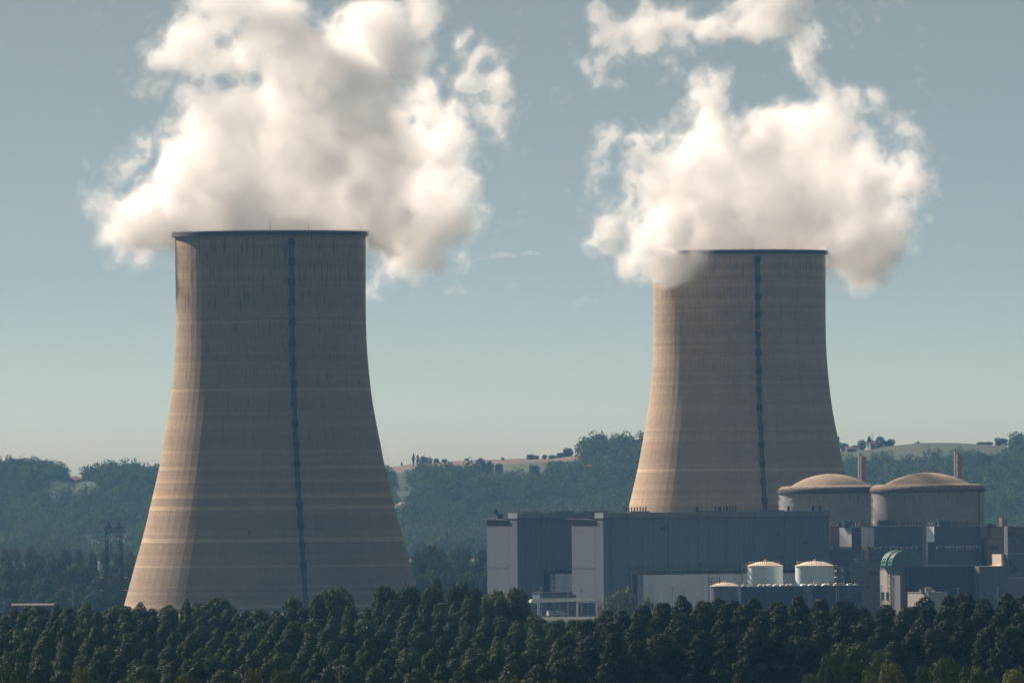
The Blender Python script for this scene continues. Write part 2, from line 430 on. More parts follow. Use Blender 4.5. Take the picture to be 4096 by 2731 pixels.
scar = inpoly(px, py, [(1570, 1985), (1585, 1925), (1640, 1935), (1650, 1985), (1610, 2010)]) | inpoly(px, py - 25, [(1570, 1985), (1585, 1925), (1640, 1935), (1650, 1985), (1610, 2010)])
ok &= ~scar
ok &= ~inpoly(px, py, [(262, 1905), (338, 1905), (338, 1990), (262, 1990)])
T = T[ok]; sc_ = sc_[ok]
VV = []
rot = g.uniform(0, 6.28, len(T)); pk = g.integers(0, len(protos), len(T)); zs = g.uniform(.85, 1.2, len(T))
for k, P in enumerate(protos):
    s = np.where(pk == k)[0]; c, sn = np.cos(rot[s])[:, None], np.sin(rot[s])[:, None]
    q = np.empty((len(s), len(P), 3), np.float32)
    q[:, :, 0] = (P[None, :, 0] * c - P[None, :, 1] * sn) * sc_[s][:, None] + T[s, 0][:, None]
    q[:, :, 1] = (P[None, :, 0] * sn + P[None, :, 1] * c) * sc_[s][:, None] + T[s, 1][:, None]
    q[:, :, 2] = P[None, :, 2] * sc_[s][:, None] * zs[s][:, None] + T[s, 2][:, None] - 1.0
    VV.append(q.reshape(-1, 3))
VV = np.concatenate(VV)
print('hill crowns', len(T), 'quads', len(VV) // 4)
wood = mesh_np('hillside_wood', VV, quads(len(VV)), M_far)
tag(wood, 'dense mixed green woodland covering the hazy hillside behind the plant', 'woodland', kind='stuff')
# ------------------------------------------------------------------ cooling towers
PROF = [(933,382.5),(956,382),(1010,381),(1100,380),(1200,379.3),(1288,379.5),(1390,382.5),(1473,389),(1530,394.5),(1594,401.5),(1670,414),(1743,428.5),(1800,439),(1864,450.5),(1920,464),(1973,477),(2088,504.5),(2163,525),(2260,553),(2330,573),(2404,593),(2438,603)]
SC_L = 5160.0 / F
prof_z = np.array([CAMZ + (HY - y) * SC_L for y, r in PROF]); prof_r = np.array([r * SC_L for y, r in PROF])
def tower_r(z): return float(np.interp(z, prof_z[::-1], prof_r[::-1]))
BZ = prof_z[-1]                                              # lower lip of the shell
M_dark = mat_plain('dark_steel', (.035, .045, .06), .6, .25, 1.0)
M_rimc = mat_plain('rim_concrete', (.075, .06, .075), .85, .25, .5)
M_galv = mat_plain('galvanised_steel', (.30, .31, .32), .5, .15, 1.0, metal=.3)
M_red = bpy.data.materials.new('red_lamp'); M_red.use_nodes = True
b_ = M_red.node_tree.nodes['Principled BSDF']; b_.inputs['Base Color'].default_value = (.7, .02, .03, 1); b_.inputs['Emission Color'].default_value = (1, .03, .05, 1); b_.inputs['Emission Strength'].default_value = 1.2

def cooling_tower(px_top, y_rim, D, label, mat, ladder_deg, boxes, rods, lamps):
    # axis from the middle of the shell, upright in the world
    X = XW(px_top, 1400, D); ztop = ZW(px_top, y_rim, D)
    root = empty('cooling_tower', (X, D, 0), 0, label, 'cooling tower', 'cooling towers of the power plant')
    k = (ztop - BZ) / (prof_z[0] - BZ)
    zz = []
    z = BZ
    while z < ztop - .01: zz.append(z); z += 1.5
    zz.append(ztop)
    NR, SUB = 72, 6; n = NR * SUB
    th = 2 * np.pi * np.arange(n) / n
    rib = (np.arange(n) % SUB == 0).astype(float) * .055
    V = []
    ro = np.array([tower_r(BZ + (z - BZ) / k) for z in zz])
    # smooth the traced profile a little
    for _ in range(10): ro[1:-1] = (ro[:-2] + 2 * ro[1:-1] + ro[2:]) / 4
    for z, r in zip(zz, ro):
        rr = r + rib * min(1, max(0, (ztop - 3 - z) / 8))
        V.append(np.stack([rr * np.cos(th), rr * np.sin(th), np.full(n, z)], 1))
    for z, r in list(zip(zz, ro))[::-4] + [(zz[0], ro[0])]:
        V.append(np.stack([(r - .9) * np.cos(th), (r - .9) * np.sin(th), np.full(n, z + (.02 if z > 100 else 0))], 1))
    m_ = len(V); V = np.concatenate(V)
    I = np.arange(m_ * n).reshape(m_, n); J = np.roll(I, -1, 1)
    Fq = np.stack([I[:-1], J[:-1], J[1:], I[1:]], -1).reshape(-1, 4)
    close = np.stack([I[-1], J[-1], J[0], I[0]], -1)
    mesh_np('shell', V, np.concatenate([Fq, close]), mat, root)
    # rim gallery
    rt = ro[-1]; g = MB()
    g.lathe([(rt - 1.0, ztop - .2), (rt + 1.0, ztop - 1.5), (rt + 1.25, ztop - 1.5), (rt + 1.25, ztop + .45), (rt - 1.0, ztop + .45), (rt - 1.0, ztop - .2)], 144)
    gal = g.build('rim_gallery', M_rimc, root)
    r_ = MB()
    for kk in range(96):
        a = 2 * math.pi * kk / 96; c_, s_ = math.cos(a) * (rt + 1.15), math.sin(a) * (rt + 1.15); r_.bar((c_, s_, ztop), (c_, s_, ztop + .9), .06)
    r_.lathe([(rt + 1.08, ztop + .82), (rt + 1.22, ztop + .82), (rt + 1.22, ztop + .9), (rt + 1.08, ztop + .9)], 144)
    r_.build('railing', M_dark, gal)
    # base columns (diagonal struts of the air inlet) and basin
    c = MB(); rb = ro[0]
    for kk in range(54):
        a = 2 * math.pi * kk / 54
        for s in (-1, 1):
            a2 = a + s * math.pi / 54
            c.bar(((rb + 2.2) * math.cos(a), (rb + 2.2) * math.sin(a), -.2), ((rb - .4) * math.cos(a2), (rb - .4) * math.sin(a2), BZ + .3), .45, 6)
    c.build('diagonal_struts', M_rimc, root)
    b = MB(); b.lathe([(rb + 7, -.3), (rb + 7, 1.2), (rb + 6.5, 1.2), (rb + 6.5, .3), (0.01, .3)], 96); b.build('basin', M_rimc, root)
    # stairs / ladder with rest platforms on the shell
    phi = math.radians(-90 + ladder_deg)
    def at(z, off, lat=0.0):
        r = float(np.interp(z, zz, ro)) + off; d = Vector((math.cos(phi), math.sin(phi), 0)); t = Vector((-math.sin(phi), math.cos(phi), 0))
        return d * r + t * lat + Vector((0, 0, z))
    L = MB(); z = BZ + 1
    while z < ztop - 3.5:
        z2 = min(z + 2.9, ztop - 3)
        for lt in (-.8, .8): L.bar(at(z, .75, lt), at(z2, .75, lt), .2)
        L.bar(at(z, 1.25, 0), at(z2, 1.25, 0), .22)
        for q in range(4): zq = z + q * .72; L.bar(at(zq, .8, -.62), at(zq, .8, .62), .07)
        for lt in (-.62, .62): L.bar(at(z, -.05, lt), at(z, .8, lt), .1)
        z = z2
    L.build('ladder', M_dark, root)
    for q, yv in enumerate(boxes):
        zc = ZW(px_top, yv, D); p = Matrix.Translation(at(zc, .85)) @ Matrix.Rotation(phi + math.pi / 2, 4, 'Z')
        b = MB(); w = 1.25; h = 1.35
        b.box(-w, w, -.85, .85, -h - .12, -h + .1); b.box(-w, w, -.85, .85, h - .1, h + .12)
        for sx in (-1, 1):
            for sy in (-1, 1): b.box(sx * w - .1, sx * w + .1, sy * .85 - .1, sy * .85 + .1, -h, h)
        b.box(-w, w, -.95, -.9, -h, h * .15); b.box(-.62, .62, -.9, -.8, -h, h)
        b.box(-w, -w + .06, -.8, .8, -h, h * .1); b.box(w - .06, w, -.8, .8, -h, h * .1)
        for sx in (-.7, -.35, 0, .35, .7): b.box(sx * w - .05, sx * w + .05, -.95, -.88, -h, h)
        o = b.build('platform', M_dark, root); o.matrix_local = p
    for (lx, ly) in lamps:
        b = MB(); b.lathe([(.01, 0), (.16, 0), (.16, .25), (.1, .35), (.01, .36)], 10); o = b.build('warning_lamp', M_red, root)
        zc = ZW(px_top, ly, D); o.location = at(zc, 1.5, .4)
    for (off, h) in rods:
        a = math.asin(max(-1, min(1, off / rt))) - math.pi / 2
        b = MB(); b.bar((0, 0, 0), (0, 0, h), .11, 5, .05); b.box(-.25, .25, -.25, .25, -.1, .15)
        o = b.build('lightning_rod', M_dark, root); o.location = (rt * math.cos(a), rt * math.sin(a), ztop)
    return root, ro, zz
bandsL = [(ZW(1085, y, 5160), h, k) for (y, h, k) in ((1297, 1.5, .35), (1475, 1.3, .2), (1567, 1.4, .45), (1660, 1.3, .2), (1812, 1.5, .35), (1878, 1.6, .55), (1930, 1.3, .45), (1990, 1.6, .75), (2037, 1.7, .85), (2166, 2.0, .85), (2265, 1.1, .6), (2425, 1.6, .5))]
bandsR = [(ZW(2960, y, 5700), h, k) for (y, h, k) in ((1150, 1.2, .25), (1300, 1.2, .2), (1440, 1.2, .2), (1720, 1.2, .25), (1885, 1.5, .6), (1990, 1.3, .35), (2060, 1.6, .3))]
M_towL = mat_concrete_tower('weathered_concrete_west', (.37, .277, .18), 1.0, bandsL, 1.0)
M_towR = mat_concrete_tower('weathered_concrete_east', (.46, .342, .232), 5.0, bandsR, .55)
cooling_tower(1084.5, 934, 5160, 'larger left cooling tower, streaked concrete shell with pale bands, steam above its open rim', M_towL, 13.8,
              [975 + 80.2 * k for k in range(17)], [(.9, 4.9), (18.0, 3.0)], [(0, 1286), (0, 1690)])
cooling_tower(2959.5, 1009, 5700, 'right cooling tower behind the turbine hall, smoother tan shell, rim ends buried in steam', M_towR, 10.8,
              [1046 + 73.5 * k for k in range(15)], [], [(0, 1328), (0, 1697)])
# ------------------------------------------------------------------ steam plumes
def up3(g, shape, cell, off):
    """tri-linear (smoothed) noise lattice sampled on a voxel grid; cell in voxels"""
    idx = []
    for n, o in zip(shape, off):
        t = np.arange(n) / cell + o; i = np.floor(t).astype(int); f = (t - i).astype(np.float32); f = f * f * (3 - 2 * f); idx.append((i, f))
    sz = [int(i[-1]) + 3 for i, f in idx]
    L = g.uniform(-1, 1, sz).astype(np.float32)
    (ix, fx), (iy, fy), (iz, fz) = idx
    A = L[ix] * (1 - fx)[:, None, None] + L[ix + 1] * fx[:, None, None]
    A = A[:, iy] * (1 - fy)[None, :, None] + A[:, iy + 1] * fy[None, :, None]
    A = A[:, :, iz] * (1 - fz)[None, None, :] + A[:, :, iz + 1] * fz[None, None, :]
    return A
def fbm(g, shape, cell, octs, gain=.55, billow=False):
    r = np.zeros(shape, np.float32); a = 1.0
    for o in range(octs):
        n = up3(g, shape, max(cell, 1.3), g.uniform(0, 1, 3))
        r += a * ((1 - 2 * np.abs(n)) if billow else n); a *= gain; cell /= 2.03
    return r
def surface_nets(S, iso, org, h):
    """closed quad mesh of the level set S = iso (inside S > iso)"""
    S = S.copy(); ins = S > iso
    c = [ins[i:ins.shape[0] - 1 + i, j:ins.shape[1] - 1 + j, k:ins.shape[2] - 1 + k] for i in (0, 1) for j in (0, 1) for k in (0, 1)]
    cnt = sum(x.astype(np.int8) for x in c); act = (cnt > 0) & (cnt < 8)
    ai = np.argwhere(act); vid = -np.ones(act.shape, np.int32); vid[act] = np.arange(len(ai))
    P = np.zeros((len(ai), 3), np.float32); C = np.zeros(len(ai), np.float32)
    corners = [(i, j, k) for i in (0, 1) for j in (0, 1) for k in (0, 1)]
    val = {cc: S[ai[:, 0] + cc[0], ai[:, 1] + cc[1], ai[:, 2] + cc[2]] for cc in corners}
    for a in corners:
        for ax in range(3):
            if a[ax] == 0:
                b = list(a); b[ax] = 1; b = tuple(b); va, vb = val[a], val[b]
                x = (va > iso) != (vb > iso)
                t = np.where(x, (iso - va) / np.where(np.abs(vb - va) < 1e-9, 1, vb - va), 0)
                p = np.tile(np.array(a, np.float32), (len(ai), 1)); p[:, ax] += t
                P += np.where(x[:, None], p, 0); C += x
    P = P / C[:, None] + ai
    Q = []
    for ax in range(3):
        sl0 = [slice(1, -1)] * 3; sl1 = [slice(1, -1)] * 3
        sl0[ax] = slice(0, -1); sl1[ax] = slice(1, None)
        a = ins[tuple(sl0)]; b = ins[tuple(sl1)]
        e = np.argwhere(a != b); o1, o2 = [k for k in range(3) if k != ax]
        base = e.copy(); base[:, o1] += 1; base[:, o2] += 1
        fl = a[tuple(e.T)]
        def v(d1, d2):
            q = base.copy(); q[:, o1] -= d1; q[:, o2] -= d2; return vid[tuple(q.T)]
        q = np.stack([v(1, 1), v(0, 1), v(0, 0), v(1, 0)], 1)
        if ax == 1: q = q[:, ::-1]
        q = np.where(fl[:, None], q, q[:, ::-1]); Q.append(q)
    Q = np.concatenate(Q)
    # remove slivers of single-voxel dust
    return P * h + np.array(org, np.float32), Q
STEAM = [mat_volume('steam_wisp', .008, (1, 1, 1), .4), mat_volume('steam_veil', .016, (1, 1, 1), .4), mat_volume('steam_body', .065, (.997, .996, .996), .4), mat_volume('steam_core', .05, (.995, .994, .995), .4)]
def plume(name, D0, blobs, cuts, bounds, ybounds, seed, label, h=.95, amp=1.0):
    """blobs: (px, py, r px, depth offset m[, weight]) traced as the billows of the plume"""
    x0, z1 = XW(bounds[0], bounds[1], D0), ZW(bounds[0], bounds[1], D0); x1, z0 = XW(bounds[2], bounds[3], D0), ZW(bounds[2], bounds[3], D0)
    org = (x0, D0 + ybounds[0], z0)
    shape = (int((x1 - x0) / h), int((ybounds[1] - ybounds[0]) / h), int((z1 - z0) / h))
    gx = (org[0] + h * np.arange(shape[0])).astype(np.float32); gy = (org[1] + h * np.arange(shape[1])).astype(np.float32); gz = (org[2] + h * np.arange(shape[2])).astype(np.float32)
    g = np.random.default_rng(seed)
    # warp of the sampling position gives curled edges
    wx = fbm(g, shape, 26 / h, 3) * 7.0 * amp; wy = fbm(g, shape, 26 / h, 3) * 7.0 * amp; wz = fbm(g, shape, 26 / h, 3) * 7.0 * amp
    X = gx[:, None, None] + wx; Y = gy[None, :, None] + wy; Z = gz[None, None, :] + wz
    S = np.full(shape, -9.0, np.float32)
    def ball(b):
        px, py, r, dy = b[:4]; D = D0 + dy; c = W(px, py, D); rr = r * D / F
        return c, rr
    acc = np.zeros(shape, np.float32)
    for b in blobs:
        c, rr = ball(b); fy_ = b[4] if len(b) > 4 else .74
        i0, i1 = np.searchsorted(gx, [c[0] - rr * 2 - 14, c[0] + rr * 2 + 14]); k0, k1 = np.searchsorted(gz, [c[2] - rr * 2 - 14, c[2] + rr * 2 + 14])
        j0, j1 = np.searchsorted(gy, [c[1] - rr * 2 - 14, c[1] + rr * 2 + 14])
        s = np.s_[i0:i1, j0:j1, k0:k1]
        d = np.sqrt((X[s] - c[0]) ** 2 + ((Y[s] - c[1]) / fy_) ** 2 + (Z[s] - c[2]) ** 2)
        # signed depth below the billow's surface in metres, small ones give thinner steam
        v = (rr - d)
        S[s] = np.logaddexp(S[s] / 1.6, v / 1.6) * 1.6
    del X, Y, Z, wx, wy, wz
    # fine detail only near the surface, every octave on its own turned lattice
    ii = np.flatnonzero(np.abs(S).ravel() < 13); q = np.stack(np.unravel_index(ii, shape), 1).astype(np.float32) * h
    rg = np.zeros(len(ii), np.float32)
    def turned(cell):
        A, _ = np.linalg.qr(g.normal(size=(3, 3))); p = (q @ A.astype(np.float32)) / cell + g.uniform(0, 50, 3).astype(np.float32)
        L = g.uniform(-1, 1, (64, 64, 64)).astype(np.float32).ravel(); b = np.floor(p).astype(np.int32); f = p - b; f = f * f * (3 - 2 * f); b &= 63; c = (b + 1) & 63
        r = 0
        for ax, wx_ in ((b[:, 0], 1 - f[:, 0]), (c[:, 0], f[:, 0])):
            for ay_, wy_ in ((b[:, 1], 1 - f[:, 1]), (c[:, 1], f[:, 1])):
                base_ = (ax * 64 + ay_) * 64; w_ = wx_ * wy_
                r = r + w_ * (L[base_ + b[:, 2]] * (1 - f[:, 2]) + L[base_ + c[:, 2]] * f[:, 2])
        return r
    a_, c_ = 3.6, 16.0
    for o_ in range(5): rg += a_ * turned(c_); a_ *= .71; c_ /= 2.0
    a_, c_ = 1.7, 8.0
    for o_ in range(3): rg += a_ * (1 - 2 * np.abs(turned(c_))); a_ *= .6; c_ /= 2.1
    rough = np.zeros(S.size, np.float32); rough[ii] = rg; rough = rough.reshape(shape)
    S += rough * amp
    for b in cuts:
        c, rr = ball(b)
        d = np.sqrt((gx[:, None, None] - c[0]) ** 2 + ((gy[None, :, None] - c[1]) * b[4]) ** 2 + (gz[None, None, :] - c[2]) ** 2)
        S = np.minimum(S, d - rr + rough * .8)
    for s in (np.s_[:2], np.s_[-2:], np.s_[:, :2], np.s_[:, -2:], np.s_[:, :, :2], np.s_[:, :, -2:]): S[s] = np.minimum(S[s], -5)
    return S, org, h, gx, gy, gz
def cut_tower(S, gx, gy, gz, cx, cy_, rt, ztop):
    """steam stays inside the shell below the rim where the shell stands"""
    r = np.sqrt((gx[:, None, None] - cx) ** 2 + (gy[None, :, None] - cy_) ** 2)
    zc = gz[None, None, :]
    wall = (r > rt - 1.6) & (r < rt + 1.2) & (zc < ztop + 1.0)
    return np.where(wall, -3, S)
def steam_object(S, org, h, label, levels=((-2.2, 0), (-.3, 1), (1.9, 2), (6.0, 3))):
    VV, QQ, MI = [], [], []; b = 0
    for iso, k in levels:
        P, Q = surface_nets(S, iso, org, h); VV.append(P); QQ.append(Q + b); MI.append(np.full(len(Q), k)); b += len(P)
    print('steam quads', [len(q) for q in QQ])
    o = mesh_np('steam_plume', np.concatenate(VV), np.concatenate(QQ), STEAM, midx=np.concatenate(MI))
    return tag(o, label, 'steam plume', 'steam plumes above the towers')
QUICK = False
HV = .75
# ---- left plume
TLX, TLD = XW(1084.5, 1400, 5160), 5160.0
zt = ZW(1084.5, 934, 5160)
BL = [(1084,960,330,0),(860,900,170,8),(1300,900,190,0),(1084,840,300,0),(640,850,165,22),(560,870,100,30),(510,930,45,34),(720,800,170,15),(610,925,62,34),
 (1500,820,230,5),(1640,900,160,20),(1680,960,120,28),(1740,860,120,22),(1790,760,95,18),(1700,995,66,32),(1600,1085,22,36),(1530,1125,16,36),(1680,1080,18,40),(1775,1150,12,40),(1560,1060,30,36),
 (1500,650,220,0),(1250,560,250,-5),(1000,560,240,-8),(830,620,170,-5),(780,720,170,0),(1700,700,120,10),(1100,460,160,-10),
 (1200,380,220,-8),(1420,420,220,-10),(1600,500,160,0),(1690,600,110,5),(1820,690,60,-10),
 (1620,210,120,-12),(1700,90,90,-12),(1560,120,130,-8),(1450,180,120,0),(1250,230,150,0),(1080,200,150,0),(900,160,120,5),(760,170,95,5),(660,200,62,10),(600,230,45,12),(575,290,44,14),(590,360,46,14),(600,400,34,14),
 (850,60,110,8),(960,20,110,8),(1080,40,90,8),(780,60,60,8),(1180,20,50,5),(1740,20,60,-12),(1480,60,60,-5),
 (860,310,50,5),(760,350,30,5),(780,420,30,0),(740,460,26,0),(1700,330,90,-5),(1770,430,70,0),(1800,560,60,8),
 (1880,330,56,15),(1920,270,44,18),(1960,260,30,20),(1985,330,38,22),(1960,420,40,24),(1890,450,52,18),(1860,560,54,16),(1830,650,50,10),(1840,250,44,8),(1845,420,54,8),(1815,530,58,8),(1960,500,40,24),(1975,460,30,26),(1860,150,26,10),
 (1860,820,40,18),(1880,920,22,22),(1840,1000,22,28),
 (450,700,22,40),(500,650,26,38),(540,610,24,36),(560,590,16,34),(430,640,12,42),(600,680,24,34),(640,640,24,30),(460,780,16,42),(370,790,16,45),(400,720,12,42),(440,860,18,42),(420,960,16,44),(360,680,9,46),(470,1010,18,44),(570,1000,24,40)]
CL = [(1500,985,34,18,.25),(1490,1040,50,20,.2),(1270,75,46,0,.12),(1020,310,34,0,.25),(880,170,22,0,.2),(1560,1010,26,30,.3),(1640,480,0,0,1)]
S, org, hh, gx, gy, gz = plume('left', 5160.0, BL, CL, (230, -90, 2160, 1260), (-52, 78), 21, '', HV)
S = cut_tower(S, gx, gy, gz, TLX, TLD, tower_r(zt - 3), zt)
steam_object(S, org, hh, 'wide white steam plume billowing from the left cooling tower, torn wisps on both sides')
# ---- right plume
TRX, TRD = XW(2959.5, 1400, 5700), 5700.0
zt2 = ZW(2959.5, 1009, 5700)
BR = [(2960,1020,300,0),(2960,940,270,0),(2800,900,180,-5),(3120,900,180,-5),(2650,960,110,-30),(2600,1050,78,-50),(2690,1060,88,-54),(2640,1110,48,-54),(2560,1000,70,-40),(2760,1010,70,-52),(2550,1090,30,-50),(2590,1140,18,-52),
 (3420,945,182,10,1.0),(3460,985,138,14,1.0),(3505,950,118,14,1.0),(3440,1035,92,14,1.0),(3480,900,130,12),(3360,1010,76,14),(3510,980,70,16),(3400,1050,50,16),(3540,850,80,14),(3300,880,140,0),(3545,930,50,16),
 (2900,780,200,-5),(3100,760,200,-8),(3250,740,180,-5),(2720,760,140,-5),(2640,830,110,-8),(3400,740,150,0),
 (3050,620,170,-10),(3200,560,150,-8),(3330,600,130,-5),(2860,640,130,0),(3230,460,70,-5),(3120,490,60,-5),(3000,520,60,-5),(2730,640,70,0),(2670,560,36,5),(2720,540,50,5),(3380,500,70,0),(3440,580,70,5),(3500,680,70,8),(3540,760,60,10),
 (2800,480,38,12,1.6),(2825,420,28,14,1.4),(2790,370,20,14,1.4),(2845,345,18,14,1.4),
 (2480,900,60,-5),(2430,860,56,-2),(2440,950,46,-8),(2420,800,26,0),(2500,830,40,0),(2400,900,24,0),(2540,760,34,0),(2590,700,36,0),
 (2370,740,24,8),(2350,670,28,8),(2370,610,30,8),(2410,560,34,8),(2450,540,26,8),(2510,570,30,5),(2560,570,24,5),(2600,600,26,5),(2320,760,14,8),(2400,690,24,8),(2550,640,22,3),
 (2420,200,44,0),(2400,150,40,0),(2450,100,62,0),(2420,50,40,0),(2560,80,78,0),(2560,150,60,0),(2680,80,78,0),(2690,150,50,0),(2480,210,34,0),(2390,260,16,0),(2400,330,14,0),(2610,20,50,0),(2740,190,30,0),(2650,290,10,0),(2640,325,9,0),(2680,330,6,0),
 (2820,90,60,8),(2900,110,44,8),(2980,60,76,5),(3030,120,46,5),(3080,40,66,5),(3150,110,50,5),(3200,60,60,5),(3120,-20,60,5),(2960,-10,60,5),(3240,130,44,5),(3290,90,30,5),(3235,190,58,8),(3240,250,54,8),(3270,300,58,8),(3305,350,62,8),(3350,330,52,10),(3380,390,56,10),(3260,370,28,6),(3320,430,60,6),(3420,440,40,8),(3250,330,20,6),
 (3500,370,20,14),(3520,400,18,14),(3500,440,40,14),(3530,460,34,14),(3560,520,36,14),(3450,510,40,8),(3560,560,22,16),(3590,560,16,16),(3610,540,14,16),(3570,620,26,16),(3600,660,48,16),(3585,730,50,14),(3590,800,44,14),(3660,640,10,18),(3680,710,9,18),(3600,870,28,16),(3610,500,8,16)]
CR = [(2460,1060,40,-10,.2),(2500,700,0,0,1),(2475,700,40,4,.2),(2480,780,20,4,.3),(2540,880,26,-12,.5)]
S, org, hh, gx, gy, gz = plume('right', 5700.0, BR, CR, (2180, -90, 3850, 1270), (-66, 62), 33, '', HV)
S = cut_tower(S, gx, gy, gz, TRX, TRD, tower_r(zt - 3), zt2)
steam_object(S, org, hh, 'steam plume over the right cooling tower, drooping past both rim sides, thin arch above')

# faint far cloud between the towers, well beyond the haze
gc = np.random.default_rng(3); shp = (70, 20, 26); hc = 1.6; Dc = 16000
cx3 = np.arange(70)[:, None, None] * hc; cy3 = np.arange(20)[None, :, None] * hc; cz3 = np.arange(26)[None, None, :] * hc
Sc = np.full(shp, -9.0, np.float32)
for (a, c, r) in ((12, 14, 4.5), (22, 16, 5.5), (32, 18, 6.5), (42, 20, 8), (52, 20, 6.5), (62, 18, 5), (74, 21, 5.5), (84, 23, 6.5), (94, 22, 5)):
    Sc = np.maximum(Sc, r - np.sqrt((cx3 - a) ** 2 * .6 + (cy3 - 16) ** 2 * .5 + ((cz3 - c) * 1.7) ** 2))
Sc = Sc + fbm(gc, shp, 6, 4) * 2.4
for s in (np.s_[:2], np.s_[-2:], np.s_[:, :2], np.s_[:, -2:], np.s_[:, :, :2], np.s_[:, :, -2:]): Sc[s] = -2
Pc, Qc = surface_nets(Sc, 0.0, (XW(1880, 1015, Dc), Dc, ZW(1880, 1060, Dc) - 6), hc)
o = mesh_np('cloud', Pc, Qc, mat_volume('cloud_vapour', .010, (1, 1, 1), .3)); tag(o, 'faint thin cloud wisp in the open sky between the two steam plumes', 'cloud')
# ------------------------------------------------------------------ power-plant buildings
AL = R(25); E1 = (math.cos(AL), math.sin(AL)); E2 = (-math.sin(AL), math.cos(AL))
def solve(A, e, px, py=2200):
    x, _ = unroll(px, py); k = x / F
    return (k * A[1] - A[0]) / (e[0] - k * e[1])
class Bld:
    """a building in the plant's own axes: x along its front, y into its depth, z up from the ground"""
    def __init__(s, name, px, D, label, cat, group=None, py=2200):
        s.D = D; s.A = (XW(px, py, D), D); s.root = empty(name, (s.A[0], D, 0), AL, label, cat, group)
    def X(s, px, y=0.0, py=2200):            # local x of a picture column on the plane at local depth y
        A = (s.A[0] + E2[0] * y, s.A[1] + E2[1] * y); return solve(A, E1, px, py)
    def Y(s, px, x=0.0, py=2200):            # local depth of a picture column on the plane at local x
        A = (s.A[0] + E1[0] * x, s.A[1] + E1[1] * x); return solve(A, E2, px, py)
    def Z(s, py, px=None, x=0.0, y=0.0):
        D = s.D + E1[1] * x + E2[1] * y
        if px is None: px = CX + (s.A[0] + E1[0] * x + E2[0] * y) * F / D
        return ZW(px, py, D)
C_BLUE = (.14, .18, .235)
M_clad = mat_cladding('blue_grey_cladding', C_BLUE, 2.45, .30)
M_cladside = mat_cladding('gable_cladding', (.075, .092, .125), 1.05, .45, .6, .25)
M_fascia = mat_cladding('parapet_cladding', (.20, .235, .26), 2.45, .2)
M_white = mat_cladding('pale_cladding', (.78, .78, .82), 3.0, .12, .6)
M_conc = mat_plain('plant_concrete', (.17, .165, .165), .9, .22, .25, streak=True)
M_conclight = mat_plain('pale_concrete', (.42, .37, .32), .85, .15, .25, streak=True)
M_pink = mat_plain('pinkish_render', (.26, .21, .215), .85, .15, .2, streak=True)
M_navy = mat_cladding('navy_cladding', (.008, .032, .09), 3.2, .12, .45, .1)
M_bluemid = mat_cladding('steel_blue_cladding', (.11, .165, .23), 4.0, .06, .55, .2)
M_roof = mat_plain('roof_membrane', (.20, .20, .20), .9, .2, .3)
M_glassd = mat_plain('dark_glazing', (.02, .028, .04), .2, .3, .6, spec=.6)
M_paint = mat_plain('white_tank_paint', (.74, .84, .79), .45, .06, .3, streak=True)
M_cream = mat_plain('cream_roof_paint', (.78, .66, .50), .6, .08, .6)
M_yel = mat_plain('yellow_crane_paint', (.80, .56, .06), .5, .15, .8)
M_tile = mat_plain('clay_roof_tiles', (.42, .20, .14), .9, .2, .6)
M_wallw = mat_plain('farmhouse_wall', (.34, .29, .24), .9, .1, .4)

def facade_lamp(b, x, z, n=2, gap=1.4):
    for k in range(n):
        m = MB(); m.box(x + k * gap - .28, x + k * gap + .28, -.9, -.05, z - .3, z + .3); m.box(x + k * gap - .08, x + k * gap + .08, -.3, .0, z - .9, z - .3); m.build('floodlight', M_dark, b.root)
def roof_pipe(b, x, y, z, h, r=.3):
    m = MB(); m.lathe([(r, 0), (r, h), (r * 1.35, h), (r * 1.35, h + .25), (.01, h + .32)], 8, x, y); o = m.build('vent_pipe', M_dark, b.root); o.location = (0, 0, z)
def railing(b, name, pts, z, h=1.1, step=2.0, parent=None, r=.07):
    m = MB()
    for (a, c) in zip(pts[:-1], pts[1:]):
        L = math.hypot(c[0] - a[0], c[1] - a[1]); n = max(1, int(L / step))
        for k in range(n + 1):
            t = k / n; m.bar((a[0] + (c[0] - a[0]) * t, a[1] + (c[1] - a[1]) * t, z), (a[0] + (c[0] - a[0]) * t, a[1] + (c[1] - a[1]) * t, z + h), r)
        for hh_ in (h * .5, h): m.bar((a[0], a[1], z + hh_), (c[0], c[1], z + hh_), r)
    return m.build(name, M_dark, parent or b.root)

